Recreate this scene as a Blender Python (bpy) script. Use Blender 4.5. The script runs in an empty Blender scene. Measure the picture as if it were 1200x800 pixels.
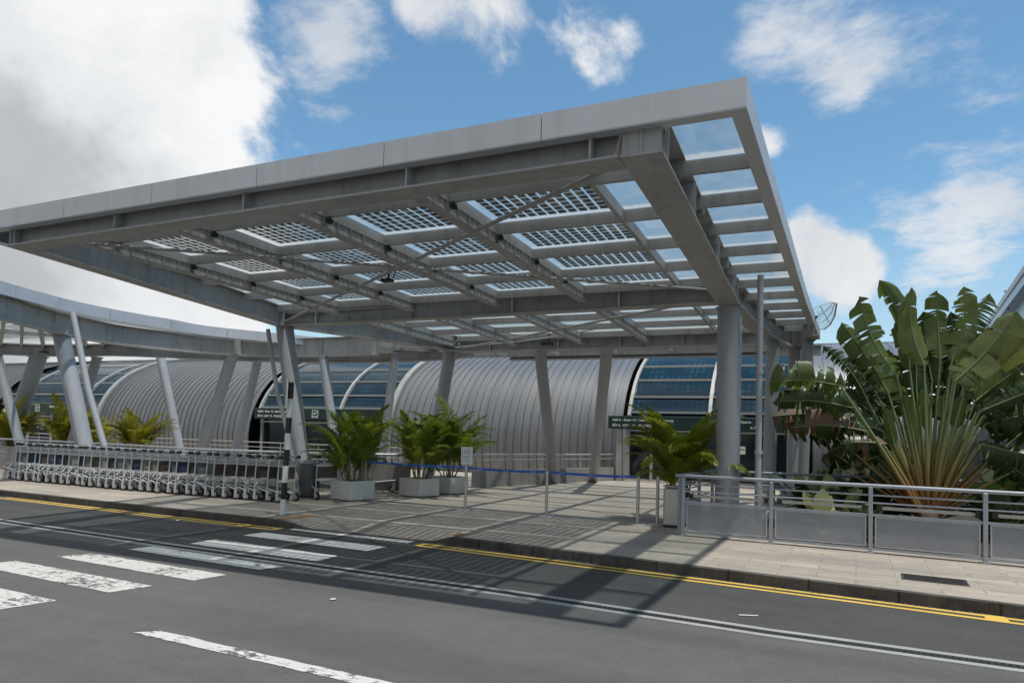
import bpy, bmesh, math, random
from mathutils import Vector, Matrix
random.seed(7)
R_=math.radians
scene=bpy.context.scene
COL=scene.collection
# ------------------------------------------------------------------ camera model (24 mm lens, eye 1.78 m over the road)
F,PX,PY,EYE=805.0,600.0,473.0,1.78
yaw=math.atan2(350,805); pit=R_(2.7); rol=R_(1.7)
fw=Vector((-math.sin(yaw)*math.cos(pit),math.cos(yaw)*math.cos(pit),math.sin(pit)))
r0=Vector((math.cos(yaw),math.sin(yaw),0)); u0=r0.cross(fw)
cr=math.cos(rol)*r0+math.sin(rol)*u0; cu=-math.sin(rol)*r0+math.cos(rol)*u0
CAM=Vector((0,0,EYE))
def ray(x,y): return (cr*((x-PX)/F)-cu*((y-PY)/F)+fw)
def on(x,y,axis,v):
    d=ray(x,y); t=(v-CAM[axis])/d[axis]; return CAM+d*t
def PZ(x,y,z=0.0): return on(x,y,2,z)
def PYp(x,y,v): return on(x,y,1,v)
def PXp(x,y,v): return on(x,y,0,v)
def depth(p): return (Vector(p)-CAM).dot(fw)
cam_d=bpy.data.cameras.new('camera'); cam=bpy.data.objects.new('camera',cam_d); COL.objects.link(cam)
cam_d.sensor_fit='HORIZONTAL'; cam_d.sensor_width=36; cam_d.lens=F/1200*36; cam_d.shift_y=(PY-400)/1200
cam_d.clip_end=3000; cam_d.clip_start=0.05
M=Matrix((( cr.x,cu.x,-fw.x,CAM.x),(cr.y,cu.y,-fw.y,CAM.y),(cr.z,cu.z,-fw.z,CAM.z),(0,0,0,1)))
cam.matrix_world=M; scene.camera=cam

# ------------------------------------------------------------------ mesh builder
class MB:
    def __init__(s): s.v=[]; s.f=[]; s.m=[]; s.sm=[]
    def add(s,vs,fs,mi=0,smooth=False):
        b=len(s.v); s.v+= [tuple(v) for v in vs]
        for f in fs: s.f.append(tuple(i+b for i in f)); s.m.append(mi); s.sm.append(smooth)
    def box(s,x0,x1,y0,y1,z0,z1,mi=0,mat=None):
        vs=[Vector((x,y,z)) for z in (z0,z1) for y in (y0,y1) for x in (x0,x1)]
        if mat is not None: vs=[mat@v for v in vs]
        s.add(vs,[(0,2,3,1),(4,5,7,6),(0,1,5,4),(2,6,7,3),(0,4,6,2),(1,3,7,5)],mi)
    def bbox(s,x0,x1,y0,y1,z0,z1,b=.01,mi=0,mat=None):
        # box with chamfered vertical and horizontal edges
        cx,cy,cz=(x0+x1)/2,(y0+y1)/2,(z0+z1)/2; hx,hy,hz=(x1-x0)/2,(y1-y0)/2,(z1-z0)/2
        vs=[];idx={}
        for sx in(-1,1):
            for sy in(-1,1):
                for sz in(-1,1):
                    for k in range(3):
                        d=[hx-b,hy-b,hz-b]; d[k]+=b
                        v=Vector((cx+sx*d[0],cy+sy*d[1],cz+sz*d[2])); idx[(sx,sy,sz,k)]=len(vs)
                        vs.append(mat@v if mat is not None else v)
        fs=[]
        g=lambda a,k:idx[(a[0],a[1],a[2],k)]
        for k in range(3):
            i,j=[(1,2),(2,0),(0,1)][k]
            for sg in(-1,1):
                q=[]
                for a,c in((-1,-1),(1,-1),(1,1),(-1,1)):
                    t=[0,0,0]; t[k]=sg;t[i]=a;t[j]=c; q.append(g(t,k))
                fs.append(tuple(q if sg>0 else q[::-1]))
            for a in(-1,1):
                for c in(-1,1):   # edge along k
                    t0=[0,0,0];t1=[0,0,0]; t0[k]=-1;t1[k]=1
                    t0[i]=t1[i]=a;t0[j]=t1[j]=c
                    q=[g(t0,i),g(t1,i),g(t1,j),g(t0,j)]
                    fs.append(tuple(q if a*c<0 else q[::-1]))
        for sx in(-1,1):
            for sy in(-1,1):
                for sz in(-1,1):
                    q=[g((sx,sy,sz),k) for k in range(3)]
                    fs.append(tuple(q if sx*sy*sz>0 else q[::-1]))
        s.add(vs,fs,mi)
    def tube(s,pts,r,n=10,mi=0,caps=True,smooth=True):
        pts=[Vector(p) for p in pts]; m=len(pts)
        rs=r if isinstance(r,(list,tuple)) else [r]*m
        rings=[]; ref=None
        for i,p in enumerate(pts):
            t=(pts[min(i+1,m-1)]-pts[max(i-1,0)]).normalized()
            if ref is None: ref=Vector((0,0,1)) if abs(t.z)<.9 else Vector((1,0,0))
            a=t.cross(ref).normalized(); b=a.cross(t).normalized(); ref=b
            rings.append([p+(a*math.cos(2*math.pi*k/n)+b*math.sin(2*math.pi*k/n))*rs[i] for k in range(n)])
        vs=[v for q in rings for v in q]; fs=[]
        for i in range(m-1):
            for k in range(n):
                k2=(k+1)%n; fs.append((i*n+k,i*n+k2,(i+1)*n+k2,(i+1)*n+k))
        s.add(vs,fs,mi,smooth)
        if caps:
            s.add(rings[0],[tuple(range(n))[::-1]],mi); s.add(rings[-1],[tuple(range(n))],mi)
    def post(s,A,B,r,n=20,mi=0,k=10):
        # leaning round post with horizontal ends
        A=Vector(A);B=Vector(B);vs=[]
        for P in (A,B): vs+=[(P.x+r*math.cos(2*math.pi*i/n),P.y+r*math.sin(2*math.pi*i/n),P.z) for i in range(n)]
        s.add(vs,[(i,n+i,n+(i+1)%n,(i+1)%n) for i in range(n)],mi,True)
        s.add(vs[:n],[tuple(range(n))],mi); s.add(vs[n:],[tuple(range(n))[::-1]],mi)
    def sweep(s,path,o0,o1,z0,z1,mi=0,closed_ends=True):
        # rectangular section swept along a plan polyline; o0<o1 are side offsets (left positive), z0/z1 may be lists
        P=[Vector((p[0],p[1])) for p in path]; n=len(P); vs=[]
        for i,p in enumerate(P):
            d1=(P[i]-P[i-1]).normalized() if i>0 else (P[1]-P[0]).normalized()
            d2=(P[i+1]-P[i]).normalized() if i<n-1 else d1
            n1=Vector((-d1.y,d1.x)); n2=Vector((-d2.y,d2.x)); nn=(n1+n2)
            nn=nn.normalized() if nn.length>1e-6 else n1
            k=1/max(.35,nn.dot(n1)); nn=nn*k
            a0=z0[i] if isinstance(z0,(list,tuple)) else z0; a1=z1[i] if isinstance(z1,(list,tuple)) else z1
            for o,z in((o0,a0),(o1,a0),(o1,a1),(o0,a1)):
                q=p+nn*o; vs.append((q.x,q.y,z))
        fs=[]
        for i in range(n-1):
            a=i*4;b=a+4
            for k in range(4):
                k2=(k+1)%4; fs.append((a+k,b+k,b+k2,a+k2))
        if closed_ends: fs+=[(0,1,2,3),((n-1)*4+3,(n-1)*4+2,(n-1)*4+1,(n-1)*4)]
        s.add(vs,fs,mi)
    def build(s,name,mats,parent=None,loc=None):
        me=bpy.data.meshes.new(name); me.from_pydata(s.v,[],s.f)
        for m in (mats if isinstance(mats,(list,tuple)) else [mats]): me.materials.append(m)
        for p,mi,sm in zip(me.polygons,s.m,s.sm): p.material_index=mi; p.use_smooth=sm
        me.update()
        o=bpy.data.objects.new(name,me); COL.objects.link(o)
        if parent is not None: o.parent=parent
        if loc is not None: o.location=loc
        return o
def ibeam(mb,path,z0,z1,w,tf=.025,tw=.02,mi=0):
    mb.sweep(path,-w/2,w/2,z0,z0+tf,mi); mb.sweep(path,-w/2+.004,w/2-.004,z1-tf,z1,mi)
    mb.sweep(path,-tw/2,tw/2,z0+tf,z1-tf,mi)
def tag(o,label=None,cat=None,group=None,kind=None):
    if label:o['label']=label
    if cat:o['category']=cat
    if group:o['group']=group
    if kind:o['kind']=kind
    return o
def empty(name,loc=(0,0,0),label=None,cat=None,group=None,rz=0):
    o=bpy.data.objects.new(name,None); COL.objects.link(o); o.location=loc; o.rotation_euler=(0,0,rz); o.empty_display_size=.2
    return tag(o,label,cat,group)
def dup(root,loc,rz=0,label=None,group=None):
    c=root.copy(); COL.objects.link(c); c.location=loc; c.rotation_euler=(0,0,rz)
    if label:c['label']=label
    if group:c['group']=group
    for ch in list(root.children):
        a=ch.copy(); COL.objects.link(a); a.parent=c
        for g in ch.children:
            b=g.copy(); COL.objects.link(b); b.parent=a
    return c
ORD=['first','second','third','fourth','fifth','sixth','seventh','eighth','ninth','tenth','eleventh','twelfth','thirteenth','fourteenth','fifteenth','sixteenth','seventeenth','eighteenth','nineteenth','twentieth']
ORD+=['twenty '+w for w in ORD[:9]]+['thirtieth']+['thirty '+w for w in ORD[:9]]

# ------------------------------------------------------------------ materials
class NT:
    def __init__(s,name):
        s.mat=bpy.data.materials.new(name); s.mat.use_nodes=True; s.t=s.mat.node_tree; s.t.nodes.clear()
        s.out=s.n('ShaderNodeOutputMaterial')
    def n(s,typ,**kw):
        x=s.t.nodes.new(typ)
        for k,v in kw.items(): setattr(x,k,v)
        return x
    def l(s,a,b): s.t.links.new(a,b)
    def noise(s,scale,detail=4,rough=.55,vec=None,coord='Object',dist=0):
        x=s.n('ShaderNodeTexNoise'); x.inputs['Scale'].default_value=scale; x.inputs['Detail'].default_value=detail
        x.inputs['Roughness'].default_value=rough; x.inputs['Distortion'].default_value=dist
        s.l(vec if vec is not None else s.coord(coord),x.inputs['Vector']); return x.outputs['Fac']
    def coord(s,k='Object'):
        if k=='World':
            return s.n('ShaderNodeNewGeometry').outputs['Position']
        return s.n('ShaderNodeTexCoord').outputs[k]
    def mapping(s,vec,scale=(1,1,1),rot=(0,0,0),loc=(0,0,0)):
        m=s.n('ShaderNodeMapping'); m.inputs['Scale'].default_value=scale; m.inputs['Rotation'].default_value=rot; m.inputs['Location'].default_value=loc
        s.l(vec,m.inputs['Vector']); return m.outputs['Vector']
    def ramp(s,fac,stops):
        r=s.n('ShaderNodeValToRGB'); e=r.color_ramp.elements
        while len(e)<len(stops): e.new(.5)
        for a,(p,c) in zip(e,stops):
            a.position=p; a.color=(c,c,c,1) if not isinstance(c,(tuple,list)) else (*c,1)
        s.l(fac,r.inputs['Fac']); return r.outputs['Color']
    def mix(s,fac,a,b,mode='MIX'):
        m=s.n('ShaderNodeMix',data_type='RGBA',blend_type=mode)
        for sock,v in ((m.inputs['Factor'],fac),(m.inputs['A'],a),(m.inputs['B'],b)):
            if isinstance(v,(int,float)): sock.default_value=v
            elif isinstance(v,(tuple,list)): sock.default_value=(*v,1)
            else: s.l(v,sock)
        return m.outputs['Result']
    def math(s,op,a,b=None,clamp=False):
        m=s.n('ShaderNodeMath',operation=op,use_clamp=clamp)
        for i,v in enumerate((a,b)):
            if v is None: continue
            if isinstance(v,(int,float)): m.inputs[i].default_value=v
            else: s.l(v,m.inputs[i])
        return m.outputs[0]
    def princ(s,col,rough=.5,metal=0,bump=None,bstr=.2,bdist=.01,spec=.5,**kw):
        p=s.n('ShaderNodeBsdfPrincipled')
        for k,v in (('Base Color',col),('Roughness',rough),('Metallic',metal)):
            if isinstance(v,(int,float)): p.inputs[k].default_value=v
            elif isinstance(v,(tuple,list)): p.inputs[k].default_value=(*v,1)
            else: s.l(v,p.inputs[k])
        p.inputs['Specular IOR Level'].default_value=spec
        if bump is not None:
            b=s.n('ShaderNodeBump'); b.inputs['Strength'].default_value=bstr; b.inputs['Distance'].default_value=bdist
            s.l(bump,b.inputs['Height']); s.l(b.outputs['Normal'],p.inputs['Normal'])
        return p
    def fin(s,sh): s.l(sh.outputs[0],s.out.inputs['Surface']); return s.mat

def m_asphalt(name,base,warm=0.0):
    t=NT(name); c=t.coord('World')
    t=NT(name); c=t.coord('World')
    fine=t.noise(70,4,.8,c); grit=t.noise(26,4,.75,c); mid=t.noise(3.5,6,.7,c); big=t.noise(.35,5,.65,c)
    tracks=t.noise(.9,4,.6,t.mapping(c,(.05,1.6,1),(0,0,R_(3)))); scuff=t.noise(2.4,5,.7,t.mapping(c,(.25,2.6,1),(0,0,R_(-14))))
    v=t.mix(t.ramp(fine,[(.32,0),(.68,1)]),(base*.55,)*3,(base*1.5,base*1.48,base*1.44))
    v=t.mix(t.math('MULTIPLY',t.ramp(grit,[(.58,0),(.70,1)]),.55),v,(base*2.0,base*1.95,base*1.85))
    v=t.mix(t.math('MULTIPLY',t.ramp(grit,[(.30,1),(.42,0)]),.5),v,(base*.5,)*3)
    v=t.mix(t.math('MULTIPLY',t.ramp(mid,[(.42,0),(.68,1)]),.4),v,(base*.68,)*3)
    v=t.mix(t.math('MULTIPLY',t.ramp(tracks,[(.42,0),(.60,1)]),.38),v,(base*.6,base*.59,base*.58))
    v=t.mix(t.math('MULTIPLY',t.ramp(scuff,[(.62,0),(.74,1)]),.35),v,(base*1.55,base*1.52,base*1.46))
    v=t.mix(t.math('MULTIPLY',t.ramp(big,[(.45,0),(.60,1)]),.32),v,(base*1.35,base*1.31,base*1.24))
    spots=t.ramp(t.noise(5.5,3,.6,c),[(.70,0),(.76,1)])
    v=t.mix(t.math('MULTIPLY',spots,.6),v,(base*.4,)*3)
    return t.fin(t.princ(v,.85,0,fine,.35,.006,spec=.3))
def m_paint(name,col,under,wear=.5,scale=1.0):
    t=NT(name); c=t.coord('World')
    a=t.noise(14*scale,6,.75,t.mapping(c,(.6,1.4,1))); b=t.noise(1.6,3,.5,c); f=t.noise(140,2,.6,c)
    s=t.math('ADD',t.math('MULTIPLY',a,.75),t.math('MULTIPLY',b,.45)); s=t.math('ADD',s,t.math('MULTIPLY',f,.12))
    w=t.ramp(s,[(wear,0),(wear+.05,1)])
    dirt=t.mix(t.ramp(b,[(.3,0),(.8,1)]),tuple(k*.8 for k in col),col)
    v=t.mix(w,dirt,under)
    return t.fin(t.princ(v,.7,0,f,.25,.003,spec=.3))
def m_metalpaint(name,col,rough=.45,metal=.0,dirt=.25,scale=1.0,streak=True,spec=.5):
    t=NT(name); c=t.coord('World')
    a=t.noise(.9*scale,5,.6,c); b=t.noise(5*scale,5,.65,t.mapping(c,(1,1,.18))); f=t.noise(40,3,.6,c)
    d=tuple(k*(1-dirt*1.6) for k in col)
    v=t.mix(t.ramp(a,[(.35,0),(.7,.8)]),col,tuple(k*(1-dirt*.7) for k in col))
    v=t.mix(t.math('MULTIPLY',t.ramp(b,[(.5,0),(.72,1)]),.6 if streak else .2),v,d)
    rr=t.ramp(f,[(.3,max(0.05,rough-.06)),(.7,min(1,rough+.08))])
    return t.fin(t.princ(v,rr,metal,f,.05,.003,spec=spec))
def m_simple(name,col,rough=.5,metal=0,spec=.5,var=.15,scale=8):
    t=NT(name); a=t.noise(scale,4,.6,t.coord('World'))
    v=t.mix(t.ramp(a,[(.3,0),(.7,1)]),tuple(k*(1-var) for k in col),tuple(min(1,k*(1+var)) for k in col))
    return t.fin(t.princ(v,rough,metal,a,.05,.003,spec=spec))
def m_glass(name,tint=(.86,.93,.93),dirt=.12,edge=True,frost=0.0,refl=.9):
    t=NT(name); g=t.coord('Generated'); w=t.coord('World')
    tr=t.n('ShaderNodeBsdfTransparent'); tr.inputs['Color'].default_value=(*tint,1)
    gl=t.n('ShaderNodeBsdfGlossy'); gl.inputs['Roughness'].default_value=.03; gl.inputs['Color'].default_value=(.9,.95,.95,1)
    fr=t.n('ShaderNodeLayerWeight'); fr.inputs['Blend'].default_value=.5
    m1=t.n('ShaderNodeMixShader'); t.l(t.math('MULTIPLY',t.math('ADD',t.math('POWER',fr.outputs['Facing'],5),.04),refl),m1.inputs[0]); t.l(tr.outputs[0],m1.inputs[1]); t.l(gl.outputs[0],m1.inputs[2])
    df=t.n('ShaderNodeBsdfDiffuse'); tl=t.n('ShaderNodeBsdfTranslucent')
    dc=t.mix(t.noise(6,4,.6,w),(.12,.11,.09),(.4,.38,.33)); t.l(dc,df.inputs[0]); tl.inputs[0].default_value=(.62,.63,.61,1)
    m2=t.n('ShaderNodeMixShader'); m2.inputs[0].default_value=.55; t.l(df.outputs[0],m2.inputs[1]); t.l(tl.outputs[0],m2.inputs[2])
    f=t.math('MULTIPLY',t.ramp(t.noise(2.5,5,.7,w),[(.3,.25),(.75,1)]),dirt)
    if edge:
        sx=t.n('ShaderNodeSeparateXYZ'); t.l(g,sx.inputs[0])
        e=t.math('ADD',sx.outputs['Y'],t.math('MULTIPLY',t.math('SUBTRACT',t.noise(9,4,.7,w),.5),.12))
        f=t.math('MAXIMUM',f,t.math('MULTIPLY',t.ramp(e,[(.86,0),(.93,1)]),.72))
    if frost: f=t.math('MAXIMUM',f,frost)
    m3=t.n('ShaderNodeMixShader'); t.l(f,m3.inputs[0]); t.l(m1.outputs[0],m3.inputs[1]); t.l(m2.outputs[0],m3.inputs[2])
    return t.fin(m3)
def m_leaf(name,c1,c2,trans=.3,scale=3,rough=.4,coord='Object',veins=False):
    t=NT(name); oi=t.n('ShaderNodeObjectInfo').outputs['Random']; a=t.noise(scale,4,.6,t.coord('World'))
    f=t.math('ADD',t.math('MULTIPLY',t.ramp(a,[(.3,0),(.7,1)]),.65),t.math('MULTIPLY',oi,.35))
    v=t.mix(f,c1,c2)
    p=t.princ(v,rough,0,spec=.45); tl=t.n('ShaderNodeBsdfTranslucent')
    t.l(t.mix(.5,v,(c2[0]*1.6,c2[1]*1.5,c2[2]*.6)),tl.inputs[0])
    m=t.n('ShaderNodeMixShader'); m.inputs[0].default_value=trans; t.l(p.outputs[0],m.inputs[1]); t.l(tl.outputs[0],m.inputs[2])
    return t.fin(m)

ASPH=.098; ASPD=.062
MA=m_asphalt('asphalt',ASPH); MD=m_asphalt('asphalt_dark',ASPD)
MWP=m_paint('white_road_paint',(.57,.57,.54),(ASPH*.95,)*3,.69)
MWP2=m_paint('white_road_paint_shade_lift',(.76,.76,.71),(ASPD,)*3,.74)  # stripe paint made paler to lift the stripes lying in canopy shadow
MWP3=m_paint('white_dash_paint',(.58,.58,.55),(ASPH,)*3,.71)
MYP=m_paint('yellow_road_paint',(.70,.46,.09),(ASPD,)*3,.80)
MOR=m_paint('orange_kerb_paint',(.42,.22,.07),(.24,.21,.18),.74)
MSTEEL=m_metalpaint('grey_steel_paint',(.345,.345,.335),.5,0,.34)
MFLANGE=m_metalpaint('grey_flange_paint',(.34,.34,.33),.5,0,.15)
MFASC=m_metalpaint('fascia_aluminium',(.53,.54,.56),.48,.2,.15)
MCOLM=m_metalpaint('column_paint',(.32,.33,.345),.42,0,.16)
MSHELL=None
MDARK=m_simple('dark_gap',(.012,.012,.013),.7)
MBLK=m_simple('black_rubber',(.018,.018,.019),.55)
MWHITE=m_simple('white_paint',(.74,.74,.72),.45,var=.06)
MBLACKP=m_simple('black_paint',(.015,.015,.016),.4)
MGALV=m_metalpaint('galvanised_tube',(.50,.51,.52),.35,.6,.15,2)
MSTAIN=m_metalpaint('brushed_stainless',(.55,.54,.52),.32,.85,.1,2)
MRAIL=m_metalpaint('railing_paint',(.30,.325,.36),.42,.1,.18,2)
MCLEAR=m_glass('clear_roof_glass',(.72,.77,.77),.34)
MPVG=m_glass('solar_laminate_glass',(.82,.85,.85),.5)
MFROST=m_glass('hazy_roof_glass',(.74,.77,.75),.2,True,.12)
MPVC=m_simple('solar_cell',(.085,.075,.066),.35,spec=.4)
MBALG=m_glass('balustrade_glass',(.72,.78,.78),.3,False,.15)
def m_pave():
    t=NT('stone_paving'); c=t.coord('World')
    cv=t.mapping(c,(1,1,1),(0,0,R_(3.2)))
    b=t.n('ShaderNodeTexBrick'); t.l(cv,b.inputs['Vector']); b.offset=.5
    b.inputs['Scale'].default_value=1; b.inputs['Brick Width'].default_value=.9; b.inputs['Row Height'].default_value=.3
    b.inputs['Mortar Size'].default_value=.007; b.inputs['Mortar Smooth'].default_value=.3
    b.inputs['Color1'].default_value=(.41,.355,.29,1); b.inputs['Color2'].default_value=(.315,.275,.228,1); b.inputs['Mortar'].default_value=(.15,.135,.118,1)
    v=b.outputs['Color']
    gb=t.n('ShaderNodeTexWave',wave_type='BANDS',bands_direction='Y'); gb.inputs['Scale'].default_value=.1; gb.inputs['Distortion'].default_value=0; t.l(cv,gb.inputs['Vector'])
    band=t.ramp(gb.outputs['Fac'],[(.90,0),(.905,1)])
    v=t.mix(t.math('MULTIPLY',band,.4),v,(.19,.18,.165))
    n1=t.noise(.7,5,.62,c); n2=t.noise(4.5,5,.68,c); n3=t.noise(70,3,.6,c)
    v=t.mix(t.math('MULTIPLY',t.ramp(n1,[(.4,0),(.7,1)]),.5),v,(.17,.155,.135))
    v=t.mix(t.math('MULTIPLY',t.ramp(n2,[(.5,0),(.75,1)]),.5),v,(.15,.135,.12))
    v=t.mix(t.math('MULTIPLY',t.ramp(n3,[(.3,0),(.8,1)]),.28),v,(.43,.39,.34))
    n4=t.noise(7,3,.6,c); v=t.mix(t.math('MULTIPLY',t.ramp(n4,[(.66,0),(.72,1)]),.55),v,(.09,.08,.07))
    n5=t.noise(1.6,5,.7,t.mapping(c,(.4,2,1),(0,0,R_(20)))); v=t.mix(t.math('MULTIPLY',t.ramp(n5,[(.5,0),(.66,1)]),.35),v,(.18,.16,.14))
    return t.fin(t.princ(v,.75,0,t.mix(.15,b.outputs['Fac'],n3),.25,.004,spec=.35))
MPAVE=m_pave()
def m_kerb():
    t=NT('grimy_kerb_stone'); c=t.coord('World')
    a=t.noise(2.2,6,.7,c); b=t.noise(22,4,.7,t.mapping(c,(1,1,.25)))
    v=t.mix(t.ramp(a,[(.3,0),(.72,1)]),(.035,.033,.031),(.115,.108,.098))
    v=t.mix(t.math('MULTIPLY',t.ramp(b,[(.45,0),(.75,1)]),.5),v,(.02,.019,.018))
    w=t.n('ShaderNodeTexWave',wave_type='BANDS',bands_direction='X'); w.inputs['Scale'].default_value=.33; t.l(c,w.inputs['Vector'])
    v=t.mix(t.math('MULTIPLY',t.ramp(w.outputs['Fac'],[(.0,1),(.004,0)]),.7),v,(.008,.008,.008))
    return t.fin(t.princ(v,.85,0,a,.4,.01,spec=.3))
MKERB=m_kerb()
def m_conc(name,c1,c2):
    t=NT(name); c=t.coord('World'); a=t.noise(1.5,6,.65,c); b=t.noise(30,4,.7,c); s=t.noise(3,4,.6,t.mapping(c,(2,2,.2)))
    v=t.mix(t.ramp(a,[(.3,0),(.7,1)]),c1,c2); v=t.mix(t.math('MULTIPLY',t.ramp(s,[(.5,0),(.75,1)]),.4),v,tuple(k*.5 for k in c1))
    return t.fin(t.princ(v,.8,0,b,.15,.004,spec=.3))
MCONC=m_conc('concrete',(.22,.21,.2),(.31,.3,.285)); MDRAINC=m_conc('drain_edge_concrete',(.26,.26,.25),(.37,.37,.35))
MSOIL=m_conc('planting_soil',(.03,.024,.017),(.06,.05,.035))
MPLANT=m_metalpaint('planter_paint',(.62,.62,.59),.5,0,.12,2)

# ------------------------------------------------------------------ ground, road, pavement
g=MB(); g.box(-1500,1500,-1500,1500,-.4,-.012); tag(g.build('ground',m_conc('far_ground',(.09,.085,.075),(.13,.12,.1))),kind='structure')
# kerb line (top edge, plan)
KX=[(-200,10.9),(-40,10.9),(-17.8,10.27),(-11.7,9.97),(-8.5,9.88)]
KR=[(-5.35,9.86),(-2.76,9.56),(-.47,9.27),(2.1,8.98),(8,8.4),(60,4.0),(200,-8)]
def sheet(path_lo,path_hi,z,name,mat,parent=None):
    mb=MB(); n=len(path_lo)
    mb.add([(x,y,z) for x,y in path_lo]+[(x,y,z) for x,y in path_hi],[(i,i+1,n+i+1,n+i) for i in range(n-1)]); return mb.build(name,mat,parent)
kline=KX+KR
def lerpk(x,line=kline):
    for a,b in zip(line,line[1:]):
        if a[0]<=x<=b[0]: return a[1]+(b[1]-a[1])*(x-a[0])/(b[0]-a[0])
xs=sorted(set([p[0] for p in kline]))
road=sheet([(x,-120) for x in xs],[(x,lerpk(x)+.03) for x in xs],0,'road',MA); tag(road,kind='structure')
DL=[(-60,10.6),(-13.16,7.75),(-6.93,7.36),(-3.07,7.22),(-.35,6.98),(1.63,6.96),(8,6.7),(40,4.9)]
DL=[(-60,10.2),(-13.16,7.68),(-9,7.45),(-3.07,7.22),(-.35,7.0),(1.63,6.96-.0),(8,6.6),(40,4.8)]
xb=[p[0] for p in DL]
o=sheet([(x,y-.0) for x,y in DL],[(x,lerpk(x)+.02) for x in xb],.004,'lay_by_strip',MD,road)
# drain: two concrete edges and a slotted grate
dm=MB(); dm.sweep(DL,-.15,-.065,-.05,.012,0); dm.sweep(DL,.065,.15,-.05,.012,0)
drain=dm.build('drain_channel',MDRAINC); tag(drain,kind='structure')
gm=MB(); gm.sweep(DL,-.064,.064,-.05,.006,1)
for a,b in zip(DL[1:],DL[2:-1]):
    L=math.hypot(b[0]-a[0],b[1]-a[1]); ang=math.atan2(b[1]-a[1],b[0]-a[0]); k=int(L/.05)
    for i in range(k):
        t=(i+.5)/k; mt=Matrix.Translation((a[0]+(b[0]-a[0])*t,a[1]+(b[1]-a[1])*t,0))@Matrix.Rotation(ang,4,'Z')
        gm.box(-.011,.011,-.062,.062,.004,.0115,0,mt)
gm.build('grate',[m_simple('cast_iron',(.018,.019,.022),.7,0),MDARK],drain)
def quad_sheet(q,z,name,mat,parent,rag=.007,n=14):
    # a painted patch with slightly ragged edges: q = four plan points in order
    mb=MB(); pts=[]
    for a,b in zip(q,q[1:]+q[:1]):
        L=math.hypot(b[0]-a[0],b[1]-a[1]); m=max(2,int(L/.08)); nx,ny=-(b[1]-a[1])/L,(b[0]-a[0])/L
        for i in range(m):
            t=i/m; j=random.uniform(-rag,rag) if i else 0
            pts.append((a[0]+(b[0]-a[0])*t+nx*j,a[1]+(b[1]-a[1])*t+ny*j,z))
    mb.add(pts,[tuple(range(len(pts)))]); return mb.build(name,mat,parent)
bars=[[(-8.5,9.75),(-5.96,9.62),(-5.96,9.93),(-8.54,10.0-.06)],
 [(-8.63,8.80),(-6.05,8.66),(-6.01,9.12),(-8.58,9.24)],
 [(-8.64,7.74),(-6.14,7.62),(-6.16,8.10),(-8.66,8.24)],
 [(-8.92,6.92),(-6.36,6.78),(-6.24,7.10),(-8.86,7.28)],
 [(-9.18,6.07),(-6.54,5.94),(-6.47,6.37),(-9.06,6.48)],
 [(-9.4,5.22),(-6.80,5.08),(-6.69,5.52),(-9.3,5.64)],
 [(-9.6,4.30),(-7.01,4.14),(-6.91,4.60),(-9.5,4.74)],
 [(-9.8,3.42),(-7.2,3.28),(-7.1,3.72),(-9.7,3.86)],[(-10,2.5),(-7.4,2.36),(-7.3,2.8),(-9.9,2.94)]]
for i,q in enumerate(bars): quad_sheet(q,.0085 if i<4 else .0045,'crossing_stripe',MWP2 if i<4 else MWP,road)
quad_sheet([(-5.32,4.22),(-3.85,4.16),(-3.8,4.30),(-5.16,4.37)],.0045,'lane_dash',MWP3,road)
quad_sheet([(-3.85,4.16),(.2,3.98),(.2,4.12),(-3.8,4.30)],.0045,'lane_dash',MWP3,road)
quad_sheet([(3.2,3.8),(6.2,3.6),(6.2,3.74),(3.2,3.94)],.0045,'lane_dash',MWP3,road)
def yline(path,off,w,name='yellow_line'):
    mb=MB(); P=[Vector(p) for p in path]; vs=[];n=len(P)
    for i,p in enumerate(P):
        d=(P[min(i+1,n-1)]-P[max(i-1,0)]).normalized(); nn=Vector((-d.y,d.x))
        vs+=[(*(p+nn*(off-w/2)),.0085),(*(p+nn*(off+w/2)),.0085)]
    mb.add(vs,[(2*i,2*i+2,2*i+3,2*i+1) for i in range(n-1)]); return mb.build(name,MYP,road)
YR=[(-5.66,9.62),(-2.72,9.33),(-.47,9.10),(2.1,8.80)]; 
yl=lambda x,p:[(x,p)]
yline(YR,.07,.085);yline(YR,-.12,.085)
yline([(2.1,8.80),(8,8.2),(40,5.6)],.07,.085); 
quad_sheet([(-5.75,9.5),(-5.64,9.47),(-5.62,9.74),(-5.73,9.76)],.0088,'yellow_line',MYP,road)
quad_sheet([(1.72,8.68),(1.92,8.66),(1.93,8.96),(1.73,8.98)],.0088,'yellow_block',MYP,road)
YLft=[(-40,10.72),(-17.2,10.08),(-11.7,9.80),(-8.75,9.72)]
YL2=YLft[1:]
yline(YL2,.05,.08);yline(YL2,-.13,.08); yline([(-40,10.72),(-17.9,10.1)],.05,.08)
quad_sheet([(-8.8,9.56),(-8.66,9.56),(-8.64,9.81),(-8.78,9.81)],.0088,'yellow_line',MYP,road)

rg=random.Random(3); gm2=MB()
for i in range(900):
    x=rg.uniform(-18,4); 
    if -8.6<x<-5.6: continue
    y=lerpk(x)-abs(rg.gauss(0,.05))-.005; r=rg.uniform(.003,.011); an=rg.uniform(0,3)
    gm2.box(-r,r,-r*.6,r*.6,.004,.004+r*.8,0,Matrix.Translation((x,y,0))@Matrix.Rotation(an,4,'Z'))
tag(gm2.build('grit',m_simple('kerb_grit',(.16,.14,.11),.9,var=.6,scale=30)),'loose grit gathered along the foot of the kerb','grit',kind='stuff')
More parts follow.
